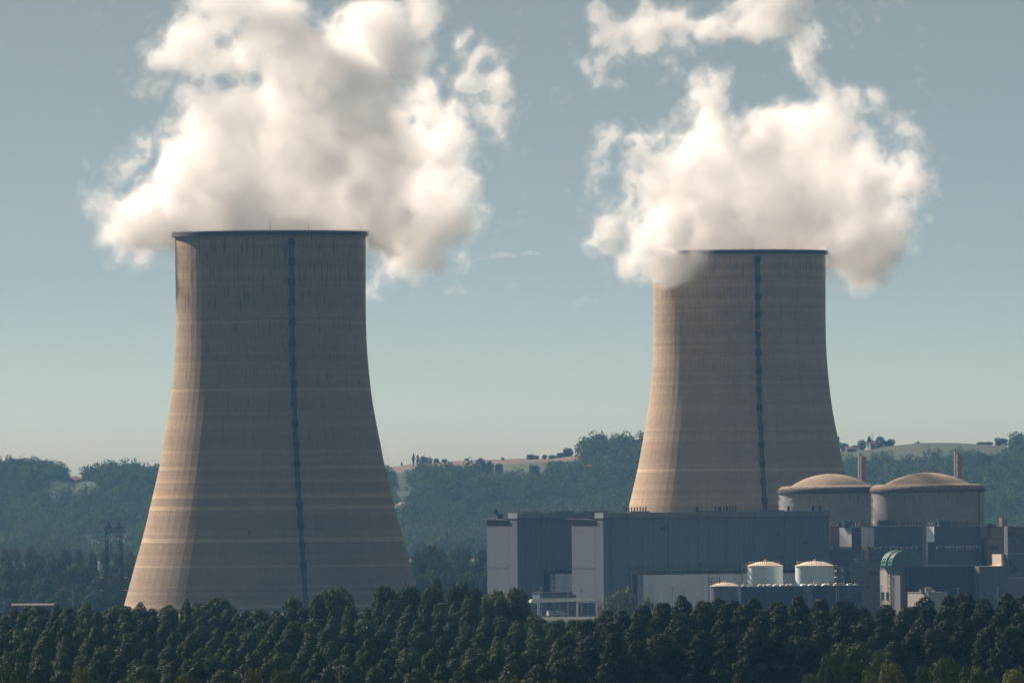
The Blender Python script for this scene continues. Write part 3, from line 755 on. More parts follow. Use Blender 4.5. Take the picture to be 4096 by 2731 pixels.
# ---- turbine halls
def turbine_hall(px, D, px_r, px_l, px_ann0, px_ann1, ytop, yann, label, low, pipes, lamps):
    b = Bld('turbine_hall', px, D, label, 'turbine hall', 'turbine halls of the power plant')
    L = b.X(px_r); zt = b.Z(ytop); zg = zt - 2.6; 
    b.L = L; b.zt = zt
    dp_ = b.Y(px_l)                                             # the tall front part is only this deep, the roof behind is lower
    za = b.Z(yann, px=px_ann1, x=0, y=dp_); y1 = b.Y(px_ann0)
    m = MB(); m.box(0, L, 0, dp_, 0, zg); m.build('wall', M_clad, b.root)
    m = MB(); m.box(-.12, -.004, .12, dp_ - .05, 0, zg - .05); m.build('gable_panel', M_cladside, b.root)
    m = MB(); m.box(-.3, L + .35, -.35, dp_ + .1, zg + .25, zt); m.build('parapet', M_fascia, b.root)
    m = MB(); m.box(-.45, L + .9, -.8, dp_ + .3, zg, zg + .25); m.build('gutter', M_dark, b.root)
    m = MB()
    for k in range(int(L / 14)): m.box(3 + k * 14 - .12, 3 + k * 14 + .12, -.22, -.002, 0, zg)
    m.build('downpipe', M_bluemid, b.root)
    ya = dp_
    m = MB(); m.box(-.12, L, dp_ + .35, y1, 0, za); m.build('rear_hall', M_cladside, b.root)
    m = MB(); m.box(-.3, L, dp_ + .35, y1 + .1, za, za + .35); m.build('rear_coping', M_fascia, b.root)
    m = MB(); m.box(.1, 1.0, dp_ + .003, dp_ + .345, 0, za); m.build('joint_cover', M_dark, b.root)
    m = MB(); m.box(-.2, -.125, dp_ + .4, y1 - .1, zt * .53, zt * .53 + .3); m.build('ledge', M_dark, b.root)
    m = MB(); zc = zg - .2; pr = .1
    m.box(-1.6, 1.5, ya + .5, y1 + 3.2, zc, zc + .35)
    o = m.build('canopy', M_rimc, b.root)
    n = 12
    for k in range(n):
        yy = ya + .6 + (y1 - ya - 1) * k / (n - 1); m2 = MB(); m2.box(-pr + .2, -pr + .5, yy - .14, yy + .14, za + .35, zc); m2.build('canopy_post', M_dark, o)
    # low pale building with an open steel gallery against the front
    for (pa, pb, ya_, yb_, yg, pfr) in low:
        x0, x1 = b.X(pa), b.X(pb); z1 = b.Z(ya_, x=x0); zgal = b.Z(yb_, x=x0); xw = b.X(pfr)
        m = MB(); m.box(xw, x1, -6, -.05, 0, zgal); m.build('low_wing', M_white, b.root)
        m = MB(); m.box(x0 - .3, x1, -6.6, -.05, z1, z1 + .5); rf = m.build('gallery_roof', M_fascia, b.root)
        m = MB(); m.box(x0, x1, -.12, -.04, 0, z1); m.build('gallery_back', M_glassd, b.root)
        m = MB(); xx = x0
        while xx < x1: m.box(xx - .12, xx + .12, -6.2, -5.95, zgal if xx > xw else 0, z1); xx += 2.1
        zq = 2.0
        while zq < z1: m.box(x0, xw, -6.2, -6.0, zq - .1, zq + .1); zq += 1.9
        m.box(xw, x1, -6.22, -6.0, zgal + .35, zgal + .5)
        m.build('gallery_frame', M_bluemid, b.root)
    for (ppx, h, yy) in pipes: roof_pipe(b, b.X(ppx, yy), yy, zt, h)
    for (ppx, pyy, n) in lamps: facade_lamp(b, b.X(ppx), b.Z(pyy, x=b.X(ppx)), n)
    for k in range(3):
        m = MB(); m.box(L * (.2 + .3 * k), L * (.2 + .3 * k) + 9, 18, 24, zt, zt + .5); m.build('roof_light', M_roof, b.root)
    return b
pipes1 = [(2505 + 11.4 * k, 2.0, 3) for k in range(8)] + [(2787, 2.1, 3), (2792, 1.9, 3)] + [(x, 2.0, 3) for x in (2863, 2875, 2880, 2884, 2897, 2908, 2911, 2921, 2933, 2944)] + [(x, 1.9, 3) for x in (3153, 3157, 3251, 3255, 3278, 3284)]
H1 = turbine_hall(2415, 4900, 3318, 2383, 2289, 2381, 2050, 2084, 'long blue-grey turbine hall with row of roof pipes, behind the two white tanks', 
    [(2522, 3315, 2282, 2298, 2400, 2549)], pipes1, [(2646, 2113, 2), (2803, 2252, 1), (3112, 2138, 1), (3216, 2169, 2), (3107, 2225, 3)])
H2 = turbine_hall(2071, 4962, 2520, 2037, 1949, 2035, 2051, 2083, 'shorter-looking turbine hall half hidden at the left, dark cabinet on its gallery roof',
    [(2175, 2440, 2278, 2294, 2395, 2197)], [], [])
m = MB(); m.box(-1.4, .9, 17, 19.8, H2.zt - 2.4, H2.zt - .2); 
for k in range(4): m.bar((-1.8, 17.2 + k * .8, H2.zt - .4), (-1.8, 17.2 + k * .8, H2.zt + 1.6), .22)
m.build('rooftop_cabinet', M_dark, H2.root)

# ---- reactor buildings
def mat_cyl(name, c, dark, zt):
    m = N(name); co = m.obj(); x, y, z = m.sep(co); ang = m.math('ARCTAN2', y, x)
    lz = m.math('LESS_THAN', m.math('FRACT', m.math('DIVIDE', z, 2.6)), .05)
    pu = m.math('LESS_THAN', m.math('FRACT', m.math('MULTIPLY', ang, 40 / (2 * math.pi))), .02)
    b = m.mix(m.ramp(m.noise(m.comb(m.math('MULTIPLY', ang, 12.0), z, 0.0), .12, 5), .3, .7), tuple(v * .86 for v in c), tuple(v * 1.1 for v in c))
    wn = m.n('ShaderNodeTexWhiteNoise'); wn.noise_dimensions = '2D'
    m.l(m.comb(m.math('FLOOR', m.math('MULTIPLY', ang, 20 / (2 * math.pi))), m.math('FLOOR', m.math('DIVIDE', z, 2.6)), 0.0), wn.inputs[0])
    b = m.mix(m.math('MULTIPLY', wn.outputs[0], .22), b, tuple(v * .7 for v in c))
    b = m.mix(m.math('MULTIPLY', m.math('MAXIMUM', lz, pu), .35), b, tuple(v * .5 for v in c))
    sk = m.ramp(m.noise(m.comb(m.math('MULTIPLY', ang, 30.0), m.math('MULTIPLY', z, .12), 3.0), 1.0, 3), .48, .62)
    b = m.mix(m.math('MULTIPLY', m.math('MULTIPLY', sk, m.ramp(z, zt - 7, zt, .25, 1.0)), .6), b, dark)
    m.col(b); m.rough(.9); m.b.inputs['Specular IOR Level'].default_value = .15
    return m.m
ZRB = ZW(3710, 1967, 5000)
M_reac = mat_cyl('reactor_concrete', (.40, .365, .335), (.09, .08, .085), ZRB)
def mat_dome():
    m = N('dome_concrete'); co = m.obj(); x, y, z = m.sep(co); ang = m.math('ARCTAN2', y, x)
    rr = m.math('SQRT', m.math('ADD', m.math('MULTIPLY', x, x), m.math('MULTIPLY', y, y)))
    sk = m.ramp(m.noise(m.comb(m.math('MULTIPLY', ang, 26.0), m.math('MULTIPLY', z, .2), 0.0), 1.0, 4), .35, .65)
    b = m.mix(m.ramp(m.noise(co, .18, 5), .3, .7), (.30, .24, .17), (.42, .34, .25))
    b = m.mix(m.math('MULTIPLY', sk, m.ramp(rr, 8, 25, .1, .55)), b, (.14, .10, .075))
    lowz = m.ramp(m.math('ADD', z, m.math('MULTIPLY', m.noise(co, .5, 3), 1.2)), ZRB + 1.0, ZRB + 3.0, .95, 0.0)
    b = m.mix(lowz, b, (.055, .05, .05))  # lower ring beam: grime, with the shade of its outer face painted in
    jt = m.math('MULTIPLY', m.math('LESS_THAN', m.math('FRACT', m.math('MULTIPLY', ang, 12 / (2 * math.pi))), .012), .5)
    b = m.mix(jt, b, (.08, .06, .05)); m.col(b); m.rough(.95); m.b.inputs['Specular IOR Level'].default_value = .1
    return m.m
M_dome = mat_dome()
def reactor(pxc, D, k, y_rb, y_rt, y_ap, label, ladder_deg):
    X = XW(pxc, 2000, D); root = empty('reactor_building', (X, D, 0), 0, label, 'reactor building', 'domed reactor buildings')
    s = D / F; Rc = 226.5 * 5000 / F; zb = ZW(pxc, y_rb, D); zr = ZW(pxc, y_rt, D); za = ZW(pxc, y_ap, D)
    m = MB(); m.lathe([(Rc, 0), (Rc, zb)], 128); m.build('containment_wall', M_reac, root, True)
    m = MB(); q = zr - zb
    prof = [(Rc - .5, zb), (Rc + .5, zb), (Rc + .55, zb + .1 * q), (Rc + .3, zb + .42 * q), (Rc - .35, zb + .68 * q), (Rc - 1.3, zb + .88 * q), (Rc - 2.4, zb + q * .98), (Rc - 3.4, zr), (Rc - 6.2, zr)]
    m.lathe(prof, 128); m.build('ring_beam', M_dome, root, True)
    m = MB(); Rd = 171 * 5000 / F; hD = za - zr; rho = (Rd * Rd + hD * hD) / (2 * hD)
    pr = [(Rd + .8, zr - .6), (Rd + .8, zr + .02)]
    for t in range(15):
        r = Rd * (1 - t / 14); pr.append((max(r, .01), zr + .05 + math.sqrt(max(0, rho * rho - r * r)) - (rho - hD)))
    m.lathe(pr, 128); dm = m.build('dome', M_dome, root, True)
    m = MB(); m.lathe([(2.2, za - .02), (2.2, za + .25), (.01, za + .3)], 24); m.bar((0, 0, za), (0, 0, za + 1.6), .1); m.build('dome_cap', M_conclight, dm)
    a = math.radians(-90 + ladder_deg); m = MB(); r0 = Rc + .45
    for dl in (-.5, .5):
        p = lambda z, o=0: ((r0 + o) * math.cos(a) - dl * math.sin(a), (r0 + o) * math.sin(a) + dl * math.cos(a), z)
        m.bar(p(20), p(zb - .3), .14)
    z = 20
    while z < zb - .5: m.bar(((r0) * math.cos(a) + .5 * math.sin(a), r0 * math.sin(a) - .5 * math.cos(a), z), (r0 * math.cos(a) - .5 * math.sin(a), r0 * math.sin(a) + .5 * math.cos(a), z), .08); z += .6
    z = 24
    while z < zb: m.box(r0 * math.cos(a) - .6, r0 * math.cos(a) + .6, r0 * math.sin(a) - .6, r0 * math.sin(a) + .6, z, z + .25); z += 3.6
    m.build('ladder', M_galv, root)
    a = math.radians(-90 + 62); m = MB(); m.bar(((Rc + .2) * math.cos(a), (Rc + .2) * math.sin(a), 20), ((Rc + .2) * math.cos(a), (Rc + .2) * math.sin(a), zb), .22); m.build('downpipe', M_dark, root)
    return root
reactor(3710, 5000, 1, 1967, 1936, 1890, 'right reactor building, brown shallow dome on a pale concrete drum, nearest to the photo edge', -80)
reactor(3324, 5376, 1, 1973, 1943, 1895, 'left reactor building, brown dome just in front of the right cooling tower base', -80)

# ---- ventilation stacks behind the domes
M_stack = mat_plain('pale_stack_concrete', (.36, .29, .30), .85, .12, .25, streak=True); M_flue = mat_plain('pale_flue', (.75, .68, .58), .6, .1, .6)
def stack(pxl, pxm, pxr, ytop, D, label):
    b = Bld('ventilation_stack', pxm, D, label, 'stack', 'ventilation stacks behind the domes', 1900)
    z = b.Z(ytop); w = b.X(pxr, 0, 1900); dp = b.Y(pxl, 0, 1900)
    m = MB(); m.box(0, w, 0, dp, 0, z); sh = m.build('shaft', M_stack, b.root)
    m = MB(); m.lathe([(.55, 40), (.55, z + .6), (.7, z + .6), (.7, z + 1.2), (.4, z + 1.3)], 12, -.75, dp * .5)
    zz = 42
    while zz < z: m.lathe([(.75, zz), (.75, zz + .45)], 12, -.75, dp * .5); zz += 3.4
    m.build('flue_pipe', M_flue, b.root)
    m = MB()
    for k in range(4): m.bar((-.9 + .45 * k, dp * .3, z), (-.9 + .45 * k, dp * .3, z + 1.5), .1)
    m.bar((-.9, dp * .3, z + .9), (.5, dp * .3, z + .9), .08); m.build('lightning_rod', M_dark, b.root)
stack(3440, 3446, 3465, 1824, 5416, 'pinkish ventilation stack rising behind the left reactor dome')
stack(3825, 3831, 3848, 1817, 5046, 'pinkish ventilation stack rising behind the right reactor dome')

# ---- fuel and auxiliary blocks
def band_openings(b, x0, x1, z0, z1, name='opening', n=9, y=-.05):
    g = random.Random(int(x1 * 7)); m = MB(); w = (x1 - x0) / n
    m.box(x0, x1, y - .06, y, z0, z1)
    m.build(name, M_glassd, b.root)
    m = MB()
    for k in range(n + 1):
        if g.random() < .8: m.box(x0 + k * w - .26, x0 + k * w + .26, y - .22, y - .065, z0, z1)
        if g.random() < .45: m.bar((x0 + k * w, y - .15, z0), (x0 + k * w + w * .9, y - .15, z1), .12)
    m.box(x0, x1, y - .2, y - .065, z1 - .18, z1); m.build('bracing', M_white, b.root)
b = Bld('fuel_building', 3497, 4930, 'blue-grey fuel building directly below the right reactor drum, pale left end wall', 'fuel building', 'metal-clad fuel buildings')
Lx = b.X(3690); dp = b.Y(3446); zt = b.Z(2106); 
m = MB(); m.box(0, Lx, 0, dp, 0, zt); m.build('wall', M_bluemid, b.root)
m = MB(); m.box(-.12, -.02, .1, dp - .1, b.Z(2187), zt - .3); m.build('end_panel', M_white, b.root)
m = MB(); m.box(-.2, Lx, -.2, dp, zt, zt + .4); m.build('coping', M_conclight, b.root)
band_openings(b, .4, Lx - .5, b.Z(2198), b.Z(2187), 'opening', 9)
# wider right half standing a little forward
x2 = b.X(3690) - .5; x3 = b.X(3900); x4 = b.X(3920)
m = MB(); m.box(x2 + 4, x3, -4.5, 3, 0, zt - .05); m.build('projecting_bay', M_bluemid, b.root)
m = MB(); m.box(x3 - .02, x4, -4.1, 3, 0, zt - .2); m.build('corner_strip', M_white, b.root)
m = MB(); m.add([(x2 + 3.97, -4.5, zt - .1), (x2 + 3.97, -.2, zt - .1), (x2 + 3.97, -4.5, b.Z(2140)), (x2 + 3.9, -4.5, zt - .1), (x2 + 3.9, -.2, zt - .1), (x2 + 3.9, -4.5, b.Z(2140))], [(0, 1, 2), (3, 5, 4), (0, 2, 5, 3), (1, 0, 3, 4), (2, 1, 4, 5)]); m.build('sunlit_triangle', M_white, b.root)  # white triangle laid on the bay's side as a painted patch of sunlight
band_openings(b, x2 + 5, x3, b.Z(2198), b.Z(2186), 'opening', 13, -4.55)
railing(b, 'railing', [(.2, .2), (x2 + 3, .2), (x2 + 4, -4.3), (x3, -4.3)], zt + .4, 1.1, 1.6)
for (pa, pb, ya, mt) in ((3524, 3582, 2082, M_bluemid), (3757, 3803, 2083, M_bluemid)):
    m = MB(); xa, xb = b.X(pa, 2), b.X(pb, 2); m.box(xa, xb, 2, 5, zt, b.Z(ya, x=xa)); m.box(xa - .2, xb + .2, 1.8, 5.2, b.Z(ya, x=xa), b.Z(ya, x=xa) + .25)
    m.box(xa + (xb - xa) * .45, xa + (xb - xa) * .45 + .2, 1.85, 1.98, zt, b.Z(ya, x=xa)); m.build('plant_room', mt, b.root)
for pxx in (3605, 3611, 3617, 3631, 3639, 3647, 3656, 3666, 3746, 3813, 3820, 3826, 3843, 3849, 3856, 3863, 3870): roof_pipe(b, b.X(pxx, 3), 3, zt, 1.9, .22)
m = MB(); m.bar((b.X(3582, 1), 1, zt + .3), (b.X(3594, 1), 1, zt + 2.3), .28); m.build('strut', M_conclight, b.root)
FB = b
b = Bld('fuel_building', 3408, 4992, 'narrower fuel building left of the yellow crane, pale end wall half its width', 'fuel building', 'metal-clad fuel buildings')
Lx = b.X(3475); dp = b.Y(3359); zt = b.Z(2107)
m = MB(); m.box(0, Lx, 0, dp, 0, zt); m.build('wall', M_bluemid, b.root)
m = MB(); m.box(-.12, -.02, .1, dp - .1, b.Z(2186), zt - .3); m.build('end_panel', M_white, b.root)
m = MB(); m.box(-.25, Lx, -.2, dp + .2, zt, zt + .4); m.build('coping', M_conclight, b.root)
m = MB(); z0, z1 = b.Z(2202), b.Z(2188)
for k in range(6): m.box(-.3, -.1, dp * k / 6 + .2, dp * (k + 1) / 6 - .4, z0, z1 - .4)
m.build('louvre', M_dark, b.root)
m = MB(); m.box(1.2, 4.2, -.1, -.02, b.Z(2122), b.Z(2118)); m.build('ledge', M_dark, b.root)
for (pa, pb, ya, mt) in ((3378, 3414, 2083, M_bluemid), (3438, 3475, 2086, M_conc)):
    m = MB(); xa, xb = b.X(pa, 4), b.X(pb, 4); m.box(xa, xb, 4, 8, zt, b.Z(ya)); m.build('plant_room', mt, b.root)
for pxx in (3359, 3364, 3418, 3427, 3433): roof_pipe(b, b.X(pxx, 4), 4, zt, 2.1, .3)
# dark connecting block between the turbine hall and the fuel building, under the left reactor
b = Bld('auxiliary_building', 3322, 5010, 'dark concrete link block between turbine hall end and fuel buildings', 'auxiliary building')
m = MB(); Lx = b.X(3450); m.box(0, Lx, 0, 18, 0, b.Z(2101)); m.build('wall', M_conc, b.root)
m = MB(); m.box(b.X(3322), b.X(3356), -2.5, -.02, 0, b.Z(2185)); m.build('stair_core', M_conc, b.root)
# lower concrete building in front
b = Bld('electrical_building', 3322, 4960, 'dark concrete electrical building between turbine hall end and yellow crane, small dark windows', 'electrical building')
m = MB(); m.box(0, b.X(3436), 0, 16, 0, b.Z(2203)); m.build('wall', M_conc, b.root)
m = MB(); m.box(-.15, b.X(3436) + .1, -.15, 16, b.Z(2203), b.Z(2203) + .35); m.build('coping', M_bluemid, b.root)
for (pa, pb, ya, yb) in ((3395, 3414, 2286, 2300), (3330, 3352, 2330, 2342), (3365, 3380, 2330, 2342)):
    m = MB(); m.box(b.X(pa), b.X(pb), -.1, -.02, b.Z(yb), b.Z(ya)); f_ = m.build('window', M_glassd, b.root)
    m = MB(); m.box(b.X(pa) - .1, b.X(pb) + .1, -.25, -.11, b.Z(yb) - .15, b.Z(yb)); m.build('sill', M_conclight, f_)
m = MB(); zc = b.Z(2275); m.box(b.X(3375), b.X(3415), -1.3, -.02, zc, zc + .25); m.box(b.X(3375), b.X(3415), -1.3, -.02, zc - 1.6, zc - 1.4)
for k in range(4): m.bar((b.X(3375) + k * 1.4, -1.2, zc - 1.6), (b.X(3375) + k * 1.4, -1.2, zc + 1.2), .1)
m.build('walkway', M_galv, b.root)
b = Bld('switchgear_building', 3419, 4904, 'dark concrete block that carries the yellow crane on its roof', 'switchgear building')
Lx = b.X(3521); zt2_ = b.Z(2249); m = MB(); m.box(0, Lx, 0, 4.5, 0, zt2_); m.build('wall', M_conc, b.root)
for (pa, pb, ya, yb) in ((3482, 3508, 2284, 2302), (3440, 3452, 2345, 2352), (3465, 3477, 2345, 2352)):
    m = MB(); m.box(b.X(pa), b.X(pb), -.1, -.02, b.Z(yb), b.Z(ya)); f_ = m.build('window', M_glassd, b.root)
    m = MB(); m.box(b.X(pa) - .1, b.X(pb) + .1, -.25, -.11, b.Z(yb) - .15, b.Z(yb)); m.build('sill', M_conclight, f_)
railing(b, 'railing', [(.3, .2), (Lx - .3, .2)], zt2_, 1.1, 1.5)
for k, (pa, w, h) in enumerate(((3423, 1.4, 1.8), (3434, 1.2, 1.2), (3444, 1.6, 1.5))):
    m = MB(); xa = b.X(pa, 2.6); m.box(xa, xa + w, 2.6, 4.2, zt2_, zt2_ + h); m.box(xa - .1, xa + w + .1, 2.5, 4.3, zt2_ + h, zt2_ + h + .15); m.build('roof_unit', M_conclight, b.root)
# steel access stair between the tanks and the concrete block
b = Bld('stair_tower', 3345, 4870, 'thin steel access stair scaffold right of the right tank', 'stair tower')
z = 0; m = MB()
for (x, y) in ((0, 0), (3.6, 0), (0, 2.4), (3.6, 2.4)): m.bar((x, y, 0), (x, y, b.Z(2262)), .11)
k = 0
while z < b.Z(2262) - 2:
    for (p, q) in (((0, 0), (3.6, 0)), ((3.6, 0), (3.6, 2.4)), ((0, 2.4), (3.6, 2.4)), ((0, 0), (0, 2.4))): m.bar((p[0], p[1], z), (q[0], q[1], z), .08)
    m.bar((0 if k % 2 else 3.6, .2, z), (3.6 if k % 2 else 0, .2, z + 2.6), .14); z += 2.6; k += 1
m.build('frame', M_galv, b.root)
# ---- yellow crane on the roof
b = Bld('tower_crane', 3464, 4908, 'small yellow crane with steel jib standing on the concrete roof', 'crane')
z0 = zt2_ + .01; z1 = b.Z(2182); m = MB()
for (x, y) in ((0, 0), (1.1, 0), (0, 1.1), (1.1, 1.1)): m.bar((x, y, z0), (x, y, z1), .13)
z = z0; k = 0
while z < z1 - 1: m.bar((0, 0, z), (1.1, 0, z + 1.1), .09); m.bar((1.1, 0, z), (0, 0, z + 1.1), .09); m.bar((0, 0, z), (0, 1.1, z + 1.1), .09); z += 1.1
m.box(.2, .9, .2, .9, z0, z1 - 2); m.build('mast', M_yel, b.root)
m = MB(); m.box(-1.6, .3, -.9, .6, z1 - 1.9, z1 - .5); m.box(-1.4, .1, -.95, -.9, z1 - 1.5, z1 - .8); m.build('cab', M_yel, b.root)
m = MB()
for s_ in (0, .8): m.bar((-1, s_, z0 + 1.5), (-5.5, s_, z0 + 3.6), .14); m.bar((-.4, s_, z1 - 2.4), (-3.2, s_, z0 + .2), .16)
for k in range(7): m.bar((-1 - k * .65, 0, z0 + 1.5 + k * .3), (-1.3 - k * .65, .8, z0 + 2.2 + k * .3), .09)
m.bar((-2.0, 0, z0), (-2.2, 0, z0 + 5.2), .12); m.build('jib', M_galv, b.root)
m = MB(); m.box(1.3, 1.9, .2, 1.0, z1 - 3.4, z1 - .3); m.bar((1.2, .5, z1 - .4), (1.2, .5, z1 + .6), .15); m.build('counterweight', M_dark, b.root)

# ---- building with the green glazed barrel vault
b = Bld('vaulted_building', 3606, 4850, 'navy flat-fronted block with green glazed barrel vault and cream end wall', 'building')
zt = b.Z(2264); xl = 0
dp = b.Y(3521); X1 = b.X(3625); X2 = b.X(3915)
m = MB(); m.box(0, X1, 1.5, dp, 0, zt - .2); m.build('concrete_end', M_conc, b.root)
m = MB(); m.box(X1 + .02, X2, 0, dp, 0, zt); m.build('navy_wall', M_navy, b.root)
m = MB(); m.box(-.3, X2, -.15 + 1.5, dp, zt - .2, zt + .02); m.build('coping', M_dark, b.root)
m = MB(); m.box(-.25, -.02, b.Y(3562) , dp - .1, 0, b.Z(2282)); ew = m.build('end_wall', M_conclight, b.root)
for (ya, yb, a_, c_) in ((2368, 2400, .12, .40), (2368, 2400, .58, .92)):
    m = MB(); y0 = b.Y(3562); m.box(-.3, -.26, y0 + (dp - y0) * a_, y0 + (dp - y0) * c_, b.Z(yb), b.Z(ya)); w_ = m.build('window', M_glassd, ew)
m = MB(); zq = 8
while zq < b.Z(2285): m.box(-1.1, -.3, b.Y(3562) - .2, b.Y(3562) + .8, zq, zq + .15); zq += 2.6
for s_ in (-.2, .8): m.bar((-1.0, b.Y(3562) + s_, 0), (-1.0, b.Y(3562) + s_, b.Z(2284)), .1)
m.build('ladder', M_dark, b.root)
# the vault: arches run along the depth, the round gable faces the camera
M_green = mat_cladding('green_glazing', (.06, .21, .18), 1.6, .35, .3, .1)
yv0 = 6.0; xa = b.X(3566, yv0); xb = b.X(3684, yv0); cxv = (xa + xb) / 2; rv = (xb - xa) / 2; zs = zt - .3; hv = b.Z(2201, x=cxv, y=yv0) - zs
def vault(y0, y1, col_faces):
    m = MB(); n = 28; V = []
    for y in (y0, y1):
        for k in range(n + 1):
            t = math.pi * k / n; V.append((cxv - rv * math.cos(t), y, zs + hv * math.sin(t) ** .9))
    Fc = [(k, k + 1, n + 2 + k, n + 1 + k) for k in range(n)]
    Fc.append(tuple(range(n + 1))); Fc.append(tuple(range(2 * n + 1, n, -1)))
    m.add(V, Fc); return m
ydp = b.Y(3521, xa)
o1 = vault(yv0, yv0 + (ydp - yv0) * .36, 0).build('vault', M_green, b.root)
o2 = vault(yv0 + (ydp - yv0) * .52, ydp, 0).build('vault', M_green, b.root)
for (y0, y1, par) in ((yv0, yv0 + (ydp - yv0) * .36, o1), (yv0 + (ydp - yv0) * .52, ydp, o2)):
    m = MB(); n = 28
    for yy in np.linspace(y0, y1, 4):
        for k in range(n):
            t, t2 = math.pi * k / n, math.pi * (k + 1) / n
            m.bar((cxv - (rv + .08) * math.cos(t), yy, zs + (hv + .08) * math.sin(t) ** .9), (cxv - (rv + .08) * math.cos(t2), yy, zs + (hv + .08) * math.sin(t2) ** .9), .13)
    for k in range(1, n, 2):
        t = math.pi * k / n; p = (cxv - (rv + .05) * math.cos(t), zs + (hv + .05) * math.sin(t) ** .9); m.bar((p[0], y0, p[1]), (p[0], y1, p[1]), .09)
    for k in range(-5, 6):
        xx = cxv + rv * k / 6; hh2 = hv * math.sqrt(1 - (k / 6) ** 2); m.bar((xx, y0 - .06, zs), (xx, y0 - .06, zs + hh2), .08)
    for q in (.25, .5, .75): w2 = rv * math.sqrt(1 - q * q); m.bar((cxv - w2, y0 - .06, zs + hv * q), (cxv + w2, y0 - .06, zs + hv * q), .08)
    m.build('glazing_bar', mat_plain('green_frame', (.16, .30, .26), .5, .1, 1.0) if par is o1 else bpy.data.materials['green_frame'], par)
VB = b
# low boxes in front of it
b = Bld('pump_house', 3712, 4780, 'low pinkish pump house with round roof vent, in front of the navy wall', 'pump house')
m = MB(); zt = b.Z(2371); m.box(0, b.X(3790), 0, b.Y(3629), 0, zt); m.build('wall', M_conclight, b.root)
m = MB(); m.box(-.15, b.X(3790) + .1, -.15, b.Y(3629) + .1, zt, zt + .3); m.build('coping', M_pink, b.root)
m = MB(); cx_, cy_ = b.X(3713, 5), 5; m.lathe([(1.5, zt + .3), (1.5, b.Z(2354)), (1.7, b.Z(2354)), (1.7, b.Z(2350)), (.01, b.Z(2349))], 20, cx_, cy_); m.build('roof_vent', M_conclight, b.root)
m = MB(); m.box(cx_ - 4, cx_ - 2.2, 4, 6, zt + .3, zt + 1.6); m.build('roof_unit', M_conc, b.root)
m = MB(); m.box(cx_ + 2.2, cx_ + 3.2, 4, 6, zt + .3, zt + 1.2); m.build('roof_unit', M_conc, b.root)
# grey buildings at the right edge
b = Bld('workshop_building', 3916, 4860, 'plain grey concrete workshop right of the navy wall, small sunlit cabin on its roof', 'workshop')
m = MB(); zt = b.Z(2264); m.box(0, b.X(4024), 0, 14, 0, zt); m.build('wall', M_conc, b.root)
m = MB(); m.box(b.X(4024) + .02, b.X(4200), .8, 14, 0, b.Z(2312)); m.build('lower_wing', M_pink, b.root)
for k in range(3): m = MB(); m.box(b.X(3940 + 28 * k), b.X(3940 + 28 * k) + .1, -.06, -.01, 0, zt - .4); m.build('panel_joint', M_dark, b.root)
xa = b.X(4005, 3); m = MB(); zt3 = b.Z(2217); m.box(xa, xa + 1.0, 3, b.Y(3968, xa), zt, zt3); c_ = m.build('roof_cabin', M_cream, b.root)
m = MB(); m.box(xa - .3, xa + .9, 2.2, 3.0, zt, zt + 1.4); m.box(xa - .6, xa + 1.2, 2.8, b.Y(3962, xa), zt, zt + .25); m.build('cabin_step', M_cream, c_)
b = Bld('office_building', 3925, 4945, 'pinkish flat-roofed office block behind the workshop, dark strip window and corner post', 'office building')
m = MB(); zt = b.Z(2109); X1 = b.X(4010); m.box(0, X1, 0, 16, 0, zt); m.build('wall', M_pink, b.root)
m = MB(); m.box(-.2, X1 + .2, -.25, 16, zt, zt + .35); m.build('coping', M_dark, b.root)
for (pa, pb, ya, yb) in ((3948, 3992, 2183, 2197), (3925, 4010, 2152, 2157)):
    m = MB(); m.box(b.X(pa), b.X(pb), -.1, -.02, b.Z(yb), b.Z(ya)); m.build('window', M_glassd, b.root)
m = MB(); m.box(b.X(3925), b.X(3941), -1.5, -.02, 0, b.Z(2146)); m.box(b.X(3953), b.X(3958), -.5, -.02, b.Z(2155), zt - .1); m.build('duct', M_dark, b.root)
m = MB(); m.box(X1 - .2, b.X(4029), -.3, 3, 0, b.Z(2070)); m.build('stair_core', M_pink, b.root)
for (pa, h) in ((3945, 1.0), (3955, 1.5), (3962, 1.2), (3975, .8)): m = MB(); x_ = b.X(pa, 3); m.box(x_, x_ + .9, 3, 4, zt + .35, zt + .35 + h); m.build('roof_unit', M_dark, b.root)
b = Bld('control_building', 4031, 4930, 'grey-brown block cut off by the right photo edge, dark glazed upper band', 'control building')
m = MB(); zt = b.Z(2104); X1 = b.X(4260); m.box(0, X1, 0, 3.5, 0, zt); m.build('wall', M_conc, b.root)
m = MB(); m.box(.3, X1, -.15, -.02, b.Z(2168), b.Z(2128)); g1 = m.build('window_band', M_glassd, b.root)
m = MB(); 
for k in range(14): m.box(.3 + k * 1.9, .42 + k * 1.9, -.25, -.16, b.Z(2168), b.Z(2128))
m.build('mullion', M_conc, g1)
m = MB(); m.box(-.2, X1, -.25, 3, b.Z(2216), b.Z(2212)); m.build('ledge', M_conclight, b.root)
m = MB(); m.bar((1, -.6, b.Z(2262)), (1, -.6, b.Z(2240)), .35, 8); m.bar((1, -.6, b.Z(2245)), (3.5, -.6, b.Z(2275)), .3, 8); m.bar((1.6, -.6, b.Z(2290)), (4.4, -.6, b.Z(2275)), .3, 8); m.build('pipework', M_dark, b.root)

